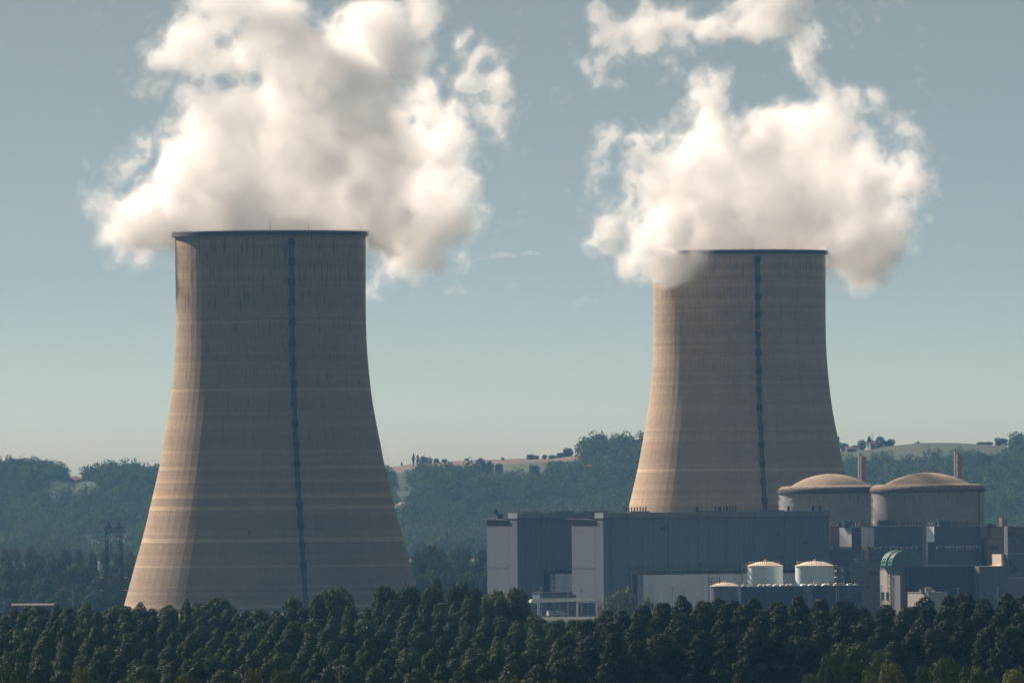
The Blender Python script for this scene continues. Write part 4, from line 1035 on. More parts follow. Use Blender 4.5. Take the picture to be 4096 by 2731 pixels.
# ---- tanks
def mat_tank(): 
    return M_paint
def tank(pxl, pxr, ycap, yeave, ybot, D, label, stair, name='storage_tank', wall=None, roof=None, grp='white storage tanks', dome=True):
    pxc = (pxl + pxr) / 2; X = XW(pxc, yeave, D); root = empty(name, (X, D, 0), 0, label, 'storage tank', grp)
    Rt = (pxr - pxl) / 2 * D / F; ze = ZW(pxc, yeave, D); zc = ZW(pxc, ycap, D)
    wall = wall or M_paint; roof = roof or M_cream
    m = MB(); m.lathe([(Rt, 0), (Rt, ze)], 64); w = m.build('tank_wall', wall, root, True)
    m = MB()
    for k in range(1, 7): zq = ze * k / 7; m.lathe([(Rt + .0, zq - .05), (Rt + .06, zq - .05), (Rt + .06, zq + .05), (Rt, zq + .05)], 64)
    m.build('weld_ring', wall, w)
    m = MB(); pr = [(Rt + .02, ze - .25), (Rt + .3, ze - .25), (Rt + .3, ze)]
    for t in range(11): q = 1 - t / 10; pr.append((max(.01, Rt * q), ze + (zc - ze) * (1 - q * q) + .02))
    m.lathe(pr, 64); m.build('tank_roof', roof, root, True)
    m = MB()
    for k in range(36):
        a = math.pi * (.15 + 1.5 * k / 36); m.bar((Rt * .93 * math.cos(a), Rt * .93 * math.sin(a), ze + .1), (Rt * .93 * math.cos(a), Rt * .93 * math.sin(a), ze + 1.8), .07)
    m.lathe([(Rt * .93 - .06, ze + 1.7), (Rt * .93 + .06, ze + 1.7), (Rt * .93 + .06, ze + 1.82), (Rt * .93 - .06, ze + 1.82)], 48, a0=math.pi * .15, a1=math.pi * 1.62)
    m.build('railing', M_galv, root)
    m = MB(); m.lathe([(.4, zc - .2), (.4, zc + .4), (.5, zc + .4), (.5, zc + .6), (.01, zc + .7)], 12); m.bar((.5, 0, zc), (.5, 0, zc + 1.6), .07); m.build('roof_vent', M_cream, root)
    if stair:
        m = MB(); n = 40
        for k in range(n):
            a = math.pi * (1.02 + .35 * (1 - k / n)); z = ze * k / n; c_, s_ = math.cos(a), math.sin(a)
            m.bar(((Rt + .1) * c_, (Rt + .1) * s_, z), ((Rt + 1.1) * c_, (Rt + 1.1) * s_, z), .12)
            if k % 3 == 0: m.bar(((Rt + 1.1) * c_, (Rt + 1.1) * s_, z), ((Rt + 1.1) * c_, (Rt + 1.1) * s_, z + 1.1), .06)
        for (x, y) in ((-Rt - 2.2, -1), (-Rt - 2.2, 1), (-Rt - .6, -1), (-Rt - .6, 1)): m.bar((x, y, 0), (x, y, ze + 1.8), .13)
        z = 1
        while z < ze + 1: m.bar((-Rt - 2.2, -1, z), (-Rt - .6, -1, z + 1.4), .09); m.box(-Rt - 2.3, -Rt - .5, -1.1, 1.1, z, z + .1); z += 2.7
        m.build('stair', M_galv, root)
    return root
tank(2990, 3131, 2244, 2261, 2345, 4850, 'left white storage tank with external steel stair and railed domed roof', True)
tank(3181, 3335, 2243, 2261, 2345, 4840, 'right white storage tank, clean pale wall and domed cream roof, no stair frame', False)
tank(2842, 2957, 2328, 2342, 2400, 4820, 'squat tank with low cream dome and gantry, left of the two white tanks', False, 'storage_tank', M_conc, M_cream, None)
b = Bld('gantry', 2834, 4812, 'small dark steel gantry beside the squat cream-domed tank', 'gantry')
m = MB(); zt = b.Z(2314); z2 = b.Z(2325)
for x in (0, 1.4): m.bar((x, 0, 0), (x, 0, zt + (1.8 if x == 0 else 0)), .13)
m.bar((0, 0, z2), (b.X(2880), 0, z2), .12); m.bar((0, 0, zt), (b.X(2880), 0, zt), .1); m.bar((b.X(2878), 0, z2 - 1), (b.X(2878), 0, zt + 1), .2)
z = 6
while z < zt: m.bar((0, 0, z), (1.4, 0, z + 1.2), .08); z += 1.2
m.build('frame', M_dark, b.root)
# ---- long navy bund wall in front of the tanks with pale covers along its top
b = Bld('bund_wall', 2962, 4790, 'long navy bund wall under the white tanks, pale covers along its top edge', 'bund wall')
m = MB(); zt = b.Z(2346); X1 = b.X(3447); m.box(0, X1, 0, 3.0, 0, zt); m.build('wall_panel', M_navy, b.root)
m = MB(); xa, xb = b.X(3210), b.X(3248); m.box(xa, xb, -.12, -.02, 0, zt - .3); m.build('grey_panel', M_conc, b.root)
g = random.Random(4)
for px_ in (2975, 3040, 3058, 3075, 3104, 3130, 3150, 3165, 3215, 3245, 3270, 3300, 3313, 3345, 3362, 3375, 3400, 3425):
    m = MB(); x_ = b.X(px_, 1); w = g.uniform(.8, 1.7); m.lathe([(w, 0), (w, .25), (w * .8, .7), (w * .35, .95), (.01, 1.0)], 14); o = m.build('tank_cover', M_cream if g.random() < .7 else M_paint, b.root); o.location = (x_, 1.3, zt)
railing(b, 'railing', [(b.X(3318), .3), (b.X(3447), .3)], zt, 1.6, 1.2, r=.1)
for pxx in (3392, 3345):
    m = MB(); x_ = b.X(pxx)
    for dx_ in (-.55, .55): m.bar((x_ + dx_, -.8, 0), (x_ + dx_, -.8, zt + 1), .1)
    z = .5
    while z < zt + .8: m.bar((x_ - .55, -.8, z), (x_ + .55, -.8, z), .07); z += .7
    m.build('access_ladder', M_galv, b.root)
m = MB(); x_ = b.X(3262, 1)
for k in range(8): t, t2 = math.pi * k / 8, math.pi * (k + 1) / 8; m.bar((x_ - 1 * math.cos(t), 1, zt + 1.6 * math.sin(t)), (x_ - 1 * math.cos(t2), 1, zt + 1.6 * math.sin(t2)), .3, 8)
m.build('goose_neck', M_paint, b.root)

# ---- low buildings in front of the left hall
b = Bld('annexe_building', 2160 , 4905, 'low blue-grey annexe with flat roof between the two turbine hall ends', 'annexe')
m = MB(); m.box(0, b.X(2289), 0, 8, 0, b.Z(2372)); m.build('wall', M_bluemid, b.root)
m = MB(); m.box(-.3, b.X(2289), -.4, 8, b.Z(2372), b.Z(2368)); m.build('coping', M_dark, b.root)
m = MB(); m.box(b.X(2213), b.X(2290), -3, -.02, 0, b.Z(2379)); m.build('bay', M_conc, b.root)
b = Bld('canopy_shelter', 2120, 4858, 'open carport shelter with thin pale green roof, white vans beneath it', 'shelter', py=2400)
zt = b.Z(2402); X1 = b.X(2402, 0, 2400); m = MB()
m.add([(0, -1, zt - .8), (X1, -1, zt - .3), (X1, 7, zt - .3), (0, 7, zt - .8), (2.5, 3, zt + .9), (X1 - 5, 3, zt + 1.1)], [(0, 1, 5, 4), (1, 2, 5), (2, 3, 4, 5), (3, 0, 4)])
m.add([(0, -1, zt - 1.05), (X1, -1, zt - .55), (X1, 7, zt - .55), (0, 7, zt - 1.05)], [(0, 3, 2, 1)])
m.add([(0, -1, zt - 1.05), (X1, -1, zt - .55), (X1, -1, zt - .3), (0, -1, zt - .8)], [(0, 1, 2, 3)])
m.build('roof', mat_plain('pale_green_roofing', (.10, .13, .13), .6, .12, .4), b.root)
for k in range(9):
    m = MB(); xx = 1 + (X1 - 2) * k / 8; m.bar((xx, 0, 0), (xx, 0, zt - .9), .14, 6); m.build('post', M_dark, b.root)
m = MB(); m.box(0, 6, 5.4, 6.2, 0, zt - 1.4); m.build('back_wall', M_conc, b.root)
m = MB(); m.box(X1 - 8, X1, 5.4, 6.2, 0, zt - 1.2); m.build('back_wall', M_conc, b.root)
M_pyl0 = mat_plain('fence_post_steel', (.12, .125, .13), .6, .2, 1.0)
M_van = mat_plain('white_vehicle_paint', (.75, .76, .78), .3, .04, 1.0, spec=.6); M_tyre = mat_plain('tyre_rubber', (.02, .02, .02), .9, .1, 3)
def van(b, x, y, label):
    r = empty('parked_van', (b.A[0] + E1[0] * x + E2[0] * y, b.A[1] + E1[1] * x + E2[1] * y, 7.4), AL, label, 'van', 'white vans under the shelter')
    m = MB(); m.add([(0, 0, .45), (5.2, 0, .45), (5.2, 0, 1.2), (4.3, 0, 1.5), (3.7, 0, 2.45), (0, 0, 2.5), (0, 1.9, .45), (5.2, 1.9, .45), (5.2, 1.9, 1.2), (4.3, 1.9, 1.5), (3.7, 1.9, 2.45), (0, 1.9, 2.5)],
      [(0, 1, 2, 3, 4, 5), (11, 10, 9, 8, 7, 6), (0, 6, 7, 1), (1, 7, 8, 2), (2, 8, 9, 3), (3, 9, 10, 4), (4, 10, 11, 5), (5, 11, 6, 0)]); m.build('body', M_van, r)
    for (wx, wy) in ((.9, 0), (4.2, 0), (.9, 1.9), (4.2, 1.9)):
        m = MB(); m.bar((wx, wy - .12, .36), (wx, wy + .12, .36), .36, 14); m.build('wheel', M_tyre, r)
    m = MB(); m.add([(3.05, -.01, 1.55), (4.15, -.01, 1.55), (3.65, -.01, 2.25), (3.05, -.01, 2.25)], [(0, 1, 2, 3)]); m.build('window', M_glassd, r)
van(b, b.X(2200, 0, 2400), 1.5, 'left white van parked under the pale green shelter roof'); van(b, b.X(2236, 0, 2400), 1.5, 'right white van parked under the pale green shelter roof')
# perimeter fence, posts and lamp masts
b = Bld('perimeter_fence', 2125, 4834, 'tall pale mesh security fence in front of the carport shelter', 'fence', py=2440)
zt = b.Z(2412); X1 = b.X(2440, 0, 2440)
m = MB(); k = 0
while k * .55 < X1: m.bar((k * .55, 0, 0), (k * .55, 0, zt * .85), .045, 3); k += 1
for zz_ in np.linspace(.3, zt * .85, 7): m.bar((0, 0, zz_), (X1, 0, zz_), .04, 3)
m.build('mesh_panel', M_dark, b.root)
for k in range(12): m = MB(); xx = X1 * k / 11; m.bar((xx, 0, 0), (xx, 0, zt), .12, 5); m.bar((xx, 0, zt), (xx, -.6, zt + .5), .09); m.build('post', M_pyl0, b.root)
def lampmast(px, ytop, D, label, head='flat'):
    X = XW(px, ytop, D); z = ZW(px, ytop, D); r = empty('lamp_mast', (X, D, 0), 0, label, 'lamp mast', 'lamp masts around the plant')
    m = MB(); m.bar((0, 0, 0), (0, 0, z), .22, 7, .12); m.build('pole', M_galv, r)
    m = MB(); m.box(-.7, .7, -.25, .25, z, z + .3); m.bar((0, 0, z - .3), (0, 0, z), .15); m.build('lamp_head', M_conclight, r)
for (px_, y_, D_, l_) in ((2160, 2348, 4860, 'left pole of the pair of lamp masts above the carport, beside the left turbine hall'), (2166, 2352, 4880, 'shorter twin pole just right of the leftmost lamp mast by the carport'), (2216, 2366, 4860, 'lamp mast in front of the pale bay of the annexe'), (2272, 2349, 4850, 'lamp mast just left of the nearer turbine hall corner'), (2328, 2361, 4860, 'lamp mast in front of the side bay of the nearer turbine hall'),
      (2570, 2350, 4700, 'lamp mast in front of the left part of the low pale wing'), (2690, 2350, 4700, 'lamp mast in front of the middle of the low pale wing'), (2738, 2363, 4700, 'lamp mast in front of the low pale wing, left of the squat tank'), (3346, 2358, 4750, 'lamp mast in front of the navy bund wall'),
      (3526, 2343, 4760, 'lamp mast before the cream end wall'), (3832, 2352, 4760, 'lamp mast before the navy wall, near its right end'), (3990, 2352, 4760, 'lamp mast before the grey workshop'), (292, 2380, 5000, 'thin lamp mast among the trees left of the left cooling tower')):
    lampmast(px_, y_, D_, l_)
# small white steam puff behind the hall's roof
V = np.zeros((46, 30, 40), np.float32); gg = np.random.default_rng(9)
ax = np.arange(46)[:, None, None] * .25; ay = np.arange(30)[None, :, None] * .25; az = np.arange(40)[None, None, :] * .25
Sp = np.maximum(np.maximum(2.0 - np.sqrt((ax - 6) ** 2 + (ay - 3.7) ** 2 + (az - 4) ** 2), 1.5 - np.sqrt((ax - 4) ** 2 + (ay - 3.7) ** 2 + (az - 3.6) ** 2)), np.maximum(1.0 - np.sqrt((ax - 7.2) ** 2 + (ay - 3.7) ** 2 + (az - 6) ** 2), 1.0 - np.sqrt((ax - 8) ** 2 + (ay - 3.7) ** 2 + (az - 3.5) ** 2)))
Sp = Sp + fbm(gg, (46, 30, 40), 7, 3) * .7
for s in (np.s_[:2], np.s_[-2:], np.s_[:, :2], np.s_[:, -2:], np.s_[:, :, :2], np.s_[:, :, -2:]): Sp[s] = -2
Pq, Qq = surface_nets(Sp, 0.0, (XW(3150, 2020, 5020) - 6, 5020, ZW(3150, 2020, 5020) - 3.5), .25)
o = mesh_np('steam_puff', Pq, Qq, mat_volume('puff_vapour', .3, (1, 1, 1), .2)); tag(o, 'tiny white steam puff venting in front of the left reactor drum', 'steam puff')

# ---- long low round-roofed shed at the far left
D_ = 5050; X0, X1 = XW(45, 2425, D_), XW(215, 2425, D_); zr = ZW(120, 2413, D_); ze = ZW(120, 2424, D_)
r = empty('barrel_roof_shed', (X0, D_, 0), 0, 'long low shed with rounded pinkish roof at the far left tree line', 'shed')
m = MB(); L_ = X1 - X0; n = 10
V = []; 
for x in (0, L_):
    for k in range(n + 1): t = math.pi * k / n; V.append((x, 5 - 5 * math.cos(t), ze + (zr - ze) * math.sin(t)))
m.add(V, [(k, n + 1 + k, n + 2 + k, k + 1) for k in range(n)] + [tuple(range(n + 1)), tuple(range(2 * n + 1, n, -1))]); m.build('roof', mat_plain('dull_roofing', (.15, .115, .115), .85, .15, .3), r)
m = MB(); m.box(.2, L_ - .2, .2, 9.8, 0, ze); m.build('wall', M_conc, r)

# ---- electricity pylons
M_pyl = mat_plain('pylon_steel', (.025, .028, .034), .6, .2, 1.0)
M_ins = mat_plain('green_glass_insulator', (.10, .42, .36), .2, .1, 2.0, spec=.8)
def lattice(m, a0, a1, b0, b1, za, zb, n, r):
    """four legs of a lattice box between two squares given as (cx,cy,w)"""
    def cor(t):
        cx_ = a0[0] + (b0[0] - a0[0]) * t; cy_ = a0[1] + (b0[1] - a0[1]) * t; w = a1 + (b1 - a1) * t; z = za + (zb - za) * t
        return [(cx_ - w, cy_ - w, z), (cx_ + w, cy_ - w, z), (cx_ + w, cy_ + w, z), (cx_ - w, cy_ + w, z)]
    for k in range(n):
        p, q = cor(k / n), cor((k + 1) / n)
        for i in range(4):
            j = (i + 1) % 4; m.bar(p[i], q[i], r * 1.35, 4); m.bar(p[i], q[j], r, 3); m.bar(p[j], q[i], r, 3); m.bar(q[i], q[j], r, 3)
def pylon_portal(px, ytop, D, ybeam, half, label, rz=0.15):
    X = XW(px, ytop, D); zt = ZW(px, ytop, D); zb = ZW(px, ybeam, D); r = empty('electricity_pylon', (X, D, 0), rz, label, 'pylon', 'electricity pylons')
    for s in (-1, 1):
        m = MB(); lattice(m, (s * (half + .6), 0), .8, (s * (half - .5), 0), .55, 0, zb, 13, .085); m.build('lattice_leg', M_pyl, r)
        m = MB(); lattice(m, (s * half * .66, 0), 1.0, (s * half * .66, 0), .08, zb + 2, zt, 3, .09); m.build('peak', M_pyl, r)
    m = MB()
    for yy in (-1, 1):
        for zz_ in (zb, zb + 2): m.bar((-half - 1.0, yy, zz_), (half + 1.0, yy, zz_), .14)
        k = -half - 1.0
        while k < half + .6: m.bar((k, yy, zb), (k + .8, yy, zb + 2), .08); m.bar((k + .8, yy, zb + 2), (k + 1.6, yy, zb), .08); k += 1.6
    for s in (-1, 1):
        for q in range(5):
            zq = zb - q * 7.4; m.bar((s * half, 0, zq), (0, 0, zq - 3.7), .13); m.bar((0, 0, zq - 3.7), (s * half, 0, zq - 7.4), .13); m.bar((s * half, 0, zq), (-s * half, 0, zq), .09)
    m.build('crossbeam', M_pyl, r)
    wires = MB()
    for x in (-half - .6, 0, half + .6):
        for s in (-1, 1):
            a = Vector((x, s * 1.4, zb - .4)); e = a + Vector((s * 3.9, s * 3.6, -.9 - .3))
            m = MB(); n = 9
            for q in range(n): m.bar(a.lerp(e, q / n), a.lerp(e, (q + .55) / n), .3, 7)
            m.bar(a, e, .09); m.build('insulator_string', M_ins, r)
        m = MB(); p0 = Vector((x + -4.6, -5.0, zb - 1.6)); p1 = Vector((x + 4.6, 5.0, zb - 1.6))
        prev = p0
        for q in range(1, 9): t = q / 8; c = p0.lerp(p1, t) + Vector((0, 0, -4.2 * 4 * t * (1 - t) * .7)); m.bar(prev, c, .07, 3); prev = c
        m.build('jumper_wire', M_dark, r)
    return r, X, zb
pr_, PX_, PZ_ = pylon_portal(455, 2084, 5400, 2128, 3.8, 'dark lattice pylon with two peaks and green insulators, left of the left cooling tower')
X = XW(455, 2310, 5250); r = empty('electricity_pylon', (X, 5250, 0), .1, 'low lattice substation gantry below the twin-peaked pylon, among dark trees', 'pylon', 'electricity pylons')
zt = ZW(448, 2312, 5250)
for s in (-1, 1): m = MB(); lattice(m, (s * 5.6, 0), .8, (s * 3.9, 0), .4, 0, zt, 8, .07); m.build('lattice_leg', M_pyl, r)
m = MB()
for zz_, w in ((zt - 6, 6.6), (zt - .3, 5.2)):
    m.bar((-w, 0, zz_), (w, 0, zz_), .13); m.bar((-w, 0, zz_ + .8), (w, 0, zz_ + .8), .1)
m.build('crossbeam', M_pyl, r)
for s, zz_ in ((-1, zt), (1, zt), (-1, zt - 6), (1, zt - 6)): m = MB(); m.box(s * 5.6 - .8, s * 5.6 + .8, -.3, .3, zz_ + .2, zz_ + .6); m.build('insulator', M_conclight, r)
# power line spans from the pylon: to the right behind the tower and to the left beyond the frame
def span(p0, p1, sag, mb, n=26, r=.075):
    a, b_ = Vector(p0), Vector(p1); prev = a
    for k in range(1, n + 1): t = k / n; c = a.lerp(b_, t) - Vector((0, 0, sag * 4 * t * (1 - t))); mb.bar(prev, c, r, 3); prev = c
m = MB()
for x in (-7.2, 0, 7.2):
    for dz in (0, .45):
        span((PX_ + x + 4.6, 5405, PZ_ - 1.6 - dz), (PX_ + x + 430, 5720, PZ_ - 14 - dz), 14, m)
        span((PX_ + x - 4.6, 5395, PZ_ - 1.6 - dz), (PX_ + x - 330, 5250, PZ_ - 20 - dz), 12, m)
o = m.build('power_line', M_dark); tag(o, 'sagging black power-line conductors running off both sides of the twin-peaked pylon', 'power line')
# pylon on the ridge, beside the right tower
zg_ = float(hill_z(np.array(XW(2562, 1790, 11300)), np.array(11300.0))); X = XW(2562, 1775, 11300); r = empty('electricity_pylon', (X, 11300, zg_), .3, 'distant grey pylon on the ridge just left of the right cooling tower', 'pylon', 'electricity pylons')
zt = ZW(2562, 1757, 11300) - zg_; m = MB(); lattice(m, (0, 0), 3.2, (0, 0), 1.2, 0, zt - 7, 6, .22); m.build('lattice_leg', M_pyl, r)
m = MB(); m.bar((-8.5, 0, zt - 4.5), (-3, 0, zt), .28); m.bar((-3, 0, zt), (9, 0, zt), .28); m.bar((-3, 0, zt), (-1.2, 0, zt - 7), .24); m.bar((9, 0, zt), (1.2, 0, zt - 7), .24); m.bar((-8.5, 0, zt - 4.5), (-1.2, 0, zt - 7), .22)
for k in range(5): m.bar((-3 + 2.4 * k, 0, zt), (-1.8 + 2.4 * k, 0, zt - 1.6), .16)
m.build('crossbeam', M_pyl, r)

# ---- farmhouses and mast on the hills
def house(px, py, D, w, d, h, label, rz=.3):
    x = XW(px, py, D); hz_ = float(hill_z(np.array(x), np.array(float(D)))); z = max(ZW(px, py, D) - h - 2.2, hz_ - 1)
    r = empty('farmhouse', (x, D, z), rz, label, 'house', 'farmhouses on the hills')
    m = MB(); m.box(-w / 2, w / 2, -d / 2, d / 2, min(0, hz_ - z - .5), h); wl = m.build('wall', M_wallw, r)
    m = MB(); ov = .5; zt = h + 2.2
    m.add([(-w/2-ov,-d/2-ov,h),(w/2+ov,-d/2-ov,h),(w/2+ov,d/2+ov,h),(-w/2-ov,d/2+ov,h),(-w/2-ov,0,zt),(w/2+ov,0,zt)], [(0,1,5,4),(2,3,4,5),(1,2,5),(3,0,4),(3,2,1,0)]); rf = m.build('roof', M_tile, r)
    m = MB(); m.box(w * .25, w * .25 + .8, -.4, .4, zt - .8, zt + .9); m.build('chimney', M_wallw, rf)
    for k in range(3): m = MB(); m.box(-w * .35 + k * w * .3, -w * .35 + k * w * .3 + .9, -d / 2 - .05, -d / 2 - .01, h * .3, h * .75); m.build('window', M_glassd, r)
house(285, 1904, 11460, 15, 11, 2.6, 'farmhouse with red clay roof below the left ridge gap'); house(320, 1909, 11450, 10, 7, 2.4, 'small outbuilding right of the red-roofed farmhouse, left ridge')
house(2245, 1872, 10900, 14, 9, 5, 'pink-roofed house among trees below the middle ridge field', .1); house(2390, 1868, 10950, 20, 8, 3.5, 'long low pale-roofed barn on the middle ridge', 0)
house(3402, 1797, 11300, 9, 7, 4, 'small house at the left end of the right hilltop field'); house(3492, 1780, 11390, 7, 6, 6, 'house half hidden by the hilltop trees beside the radio mast')
X = XW(3489, 1780, 11400); zg_ = float(hill_z(np.array(X), np.array(11400.0))); r = empty('radio_mast', (X, 11400, zg_), 0, 'very thin radio mast rising from the right hilltop trees', 'mast')
m = MB(); zt = ZW(3489, 1727, 11400) - zg_; m.bar((0, 0, 0), (0, 0, zt), .3, 4, .12); m.build('pole', M_pyl, r); m = MB(); m.bar((0, -.3, zt - 8.4), (0, -.3, zt - 1.6), .12)
for k in range(4): m.bar((-.8, -.3, zt - 2 - 2 * k), (.8, -.3, zt - 2 - 2 * k), .12)
m.build('antenna', M_pyl, r)
# ---- quarry scar in the hillside
xs_, ys_ = XW(1608, 1968, 10300), 10300.0
g = np.random.default_rng(77); m = MB()
zs0 = float(hill_z(np.array(xs_), np.array(10300.0)))
nn = 14; Vq = []
for i in range(nn):
    for j in range(nn):
        u, v = i / (nn - 1) - .5, j / (nn - 1) - .5
        x = xs_ + u * 20; D_ = 10260 + v * 60 + abs(u) * 30; z = float(hill_z(np.array(x), np.array(D_)))
        Vq.append((x + g.uniform(-.8, .8), D_, z + 3.0 + 9 * (v + .5) - 14 * (u * u + v * v) + g.uniform(-1.2, 1.2)))
m.add(Vq, [(i * nn + j, (i + 1) * nn + j, (i + 1) * nn + j + 1, i * nn + j + 1) for i in range(nn - 1) for j in range(nn - 1)])
o = m.build('rock_outcrop', mat_plain('pale_limestone', (.42, .34, .26), .95, .35, .25)); tag(o, 'pale bare rock scar in the wooded hillside beside the left tower', 'rock outcrop')
# ------------------------------------------------------------------ trees that stand one by one
def make_tree(name, crown_V, mat, trunk, label, group, cat='tree'):
    r = empty(name, (0, -150, -60), 0, label, cat, group)
    mesh_np('crown', crown_V, quads(len(crown_V)), mat, r)
    trunk.build('trunk', M_bark, r)
    r['protos'] = 1
    return r
class Kind:
    """a few grown variants of one kind; every placing copies the tree with its crown and trunk"""
    def __init__(s, name, variants, mat, trunks, cat='tree'):
        s.name = name; s.cat = cat; s.free = []; s.cr = []; s.tk = []; s.mat = mat; s.variants = variants; s.trunks = trunks; s.protos = [None] * len(variants); s.i = 0
    def place(s, x, y, z, sc_xy, sc_z, label, group, rot=None):
        k = s.i % len(s.variants); s.i += 1
        if s.protos[k] is None:
            o = make_tree(s.name, s.variants[k], s.mat, s.trunks[k], label, group, s.cat); s.protos[k] = o; del o['protos']
        else:
            o = copy_tree(s.protos[k])
        o.location = (x, y, z); o.rotation_euler = (0, 0, (s.i * 2.399) % 6.28 if rot is None else rot); o.scale = (sc_xy, sc_xy, sc_z)
        o['label'] = label
        if group: o['group'] = group
        elif 'group' in o: del o['group']
        return o
M_pop = mat_leaf('poplar_leaves', (.011, .032, .006), (.048, .084, .020), sheen=.05, rough=.6)
M_popd = mat_leaf('dark_poplar_leaves', (.006, .019, .004), (.026, .048, .012), sheen=.05, rough=.6)
M_lime = mat_leaf('lime_green_leaves', (.035, .062, .015), (.085, .115, .03), sheen=.05, rough=.6)
M_grey = mat_leaf('grey_green_leaves', (.075, .095, .05), (.15, .17, .09), sheen=.05, rough=.6)
M_bush = mat_leaf('olive_bush_leaves', (.045, .065, .014), (.12, .135, .034), sheen=.05, rough=.6)
# poplars are modelled 18 m high
KP = Kind('poplar_tree', [crown_np(300 + k, 2.5, .6, 10.8, 8500, .135, lobes=95, lobe_r=(.26, .32, .29)[k % 3], kind=('wide', 'round', 'poplar')[k % 3]) for k in range(9)], M_pop, [trunk_mb(9, .14, k, .8, 8) for k in range(9)])
KW = Kind('poplar_tree', [crown_np(340 + k, 3.5, 1, 16.2, 15000, .15, lobes=210, lobe_r=(.19, .23)[k % 2], kind=('wide', 'round', 'wide')[k % 3]) for k in range(6)], M_popd, [trunk_mb(14, .2, 20 + k, 1.1, 9) for k in range(6)])
KR = Kind('broadleaf_tree', [crown_np(380 + k, 3.9, .9, 8.4, 8500, .16, lobes=80, lobe_r=.26, kind='round') for k in range(5)], M_pop, [trunk_mb(6.6, .2, 40 + k, 1.8, 8) for k in range(5)])
KM = Kind('broadleaf_tree', [crown_np(420 + k, 6.4, 1.0, 15, 2600, .45, lobes=24, lobe_r=.38, kind=('round', 'wide')[k % 2]) for k in range(6)], M_mid, [trunk_mb(12, .3, 60 + k, 3, 6) for k in range(6)])
KL = Kind('broadleaf_tree', [crown_np(460 + k, 3.6, .6, 9, 8000, .16, lobes=42, lobe_r=.34, kind='round') for k in range(2)], M_lime, [trunk_mb(7, .2, 70 + k, 1.8, 8) for k in range(2)])
KG = Kind('broadleaf_tree', [crown_np(480 + k, 6.0, .5, 12, 2600, .40, lobes=34, lobe_r=.36, kind='round') for k in range(2)], M_grey, [trunk_mb(9, .25, 80 + k, 3, 6) for k in range(2)])
KB = Kind('broadleaf_tree', [crown_np(500 + k, 3.1, .2, 6, 8000, .12, lobes=48, lobe_r=.32, kind='round') for k in range(4)], M_bush, [trunk_mb(5, .15, 90 + k, 1.6, 8) for k in range(4)])
KS = Kind('broadleaf_tree', [crown_np(520 + k, 3.4, .2, 6.6, 9000, .12, lobes=52, lobe_r=.31, kind='round') for k in range(3)], M_pop, [trunk_mb(5, .15, 95 + k, 1.6, 8) for k in range(3)])
g = random.Random(5)
cnt = 0
# the poplar plantation of the left two thirds: receding rows
ROWY = [2424, 2449, 2480, 2516, 2556, 2600, 2650, 2705, 2765]
for ri, yt in enumerate(ROWY):
    H = 10.8; D = (CAMZ - GZ - H) * F / (yt - HY - 3)
    pxm = D / F                                                  # metres per source pixel
    step = 3.75 / pxm * (1.0 if ri > 1 else .9)
    x_end = [2420, 2330, 2240, 2230, 2200, 2170, 2140, 2120, 2100][ri] + 60
    px = -90 + (ri % 2) * step * .5 + g.uniform(-10, 10)
    rowname = ['far edge', 'far edge', 'back', 'back', 'middle', 'middle', 'front', 'front', 'nearest edge'][ri]
    while px < x_end:
        py = yt + g.uniform(-20, 16) + 12 * math.sin(px / 170.0 + ri) 
        if ri == 0 and 1180 < px: py -= 18
        if ri <= 1 and px < 300: py -= 6
        if ri == 0: py -= 8
        h = CAMZ - GZ - YY(px, py) * pxm
        if 2105 < px < 2400:                                 # the carport and its fence stay in view
            h = min(h, CAMZ - GZ - (2466 + g.uniform(0, 8) - HY) * pxm)
            if h < 5: px += step; continue
        d_ = D + g.uniform(-13, 13); s = g.uniform(.95, 1.5)
        KP.place((px - CX) * pxm, d_, GZ, s, max(.45, h / 10.8), 'dark green poplar in the %s rows of the foreground plantation' % rowname, 'poplars in the %s rows of the plantation' % rowname)
        cnt += 1; px += step * g.uniform(.82, 1.2)
print('plantation', cnt)
# tall dark wall of poplars on the right
TOPX = [2090, 2160, 2240, 2330, 2385, 2440, 2540, 2640, 2760, 2900, 3100, 3250, 3330, 3500, 3600, 3760, 3850, 3960, 4096, 4300]
TOPY = [2640, 2560, 2510, 2478, 2440, 2415, 2390, 2380, 2362, 2366, 2362, 2378, 2395, 2402, 2398, 2376, 2362, 2352, 2350, 2345]
cw = 0
for ri, (D, x0, dy) in enumerate(((2256, 2330, 0), (2136, 2240, 30), (2028, 2180, 74), (1920, 2130, 128))):
    pxm = D / F; step = 4.0 / pxm; px = x0 + g.uniform(0, 30)
    while px < 4230:
        py = float(np.interp(px, TOPX, TOPY)) + dy * (1 if px > 2500 else .7) + g.uniform(-22, 16)
        h = CAMZ - GZ - YY(px, py) * pxm; s = g.uniform(1.0, 1.35)
        side = 'left end of the tall poplar belt' if px < 2700 else ('middle of the tall poplar belt below the tanks' if px < 3400 else 'right end of the tall poplar belt')
        KW.place((px - CX) * pxm, D + g.uniform(-15, 15), GZ, s, max(.5, h / 16.2), 'tall dark glossy poplar in the ' + side, 'poplars in the ' + side)
        cw += 1; px += step * g.uniform(.8, 1.15)
print('belt', cw)
def single(K, px, ytop, D, wpx, label, group=None, base=None, H0=None, z0=0):
    pxm = D / F; h = CAMZ - YY(px, ytop) * pxm - z0; V0 = K.variants[K.i % len(K.variants)]
    hh0 = float(V0[:, 2].max()); w0 = float(np.abs(V0[:, :2]).max()) * 1.8
    return K.place(XW(px, (ytop + HY) / 2 + 100, D), D, z0, wpx * pxm / w0, h / hh0, label, group)
def fg(K, px, yt, D, w, label): return single(K, px, yt, D, w, label, z0=GZ)
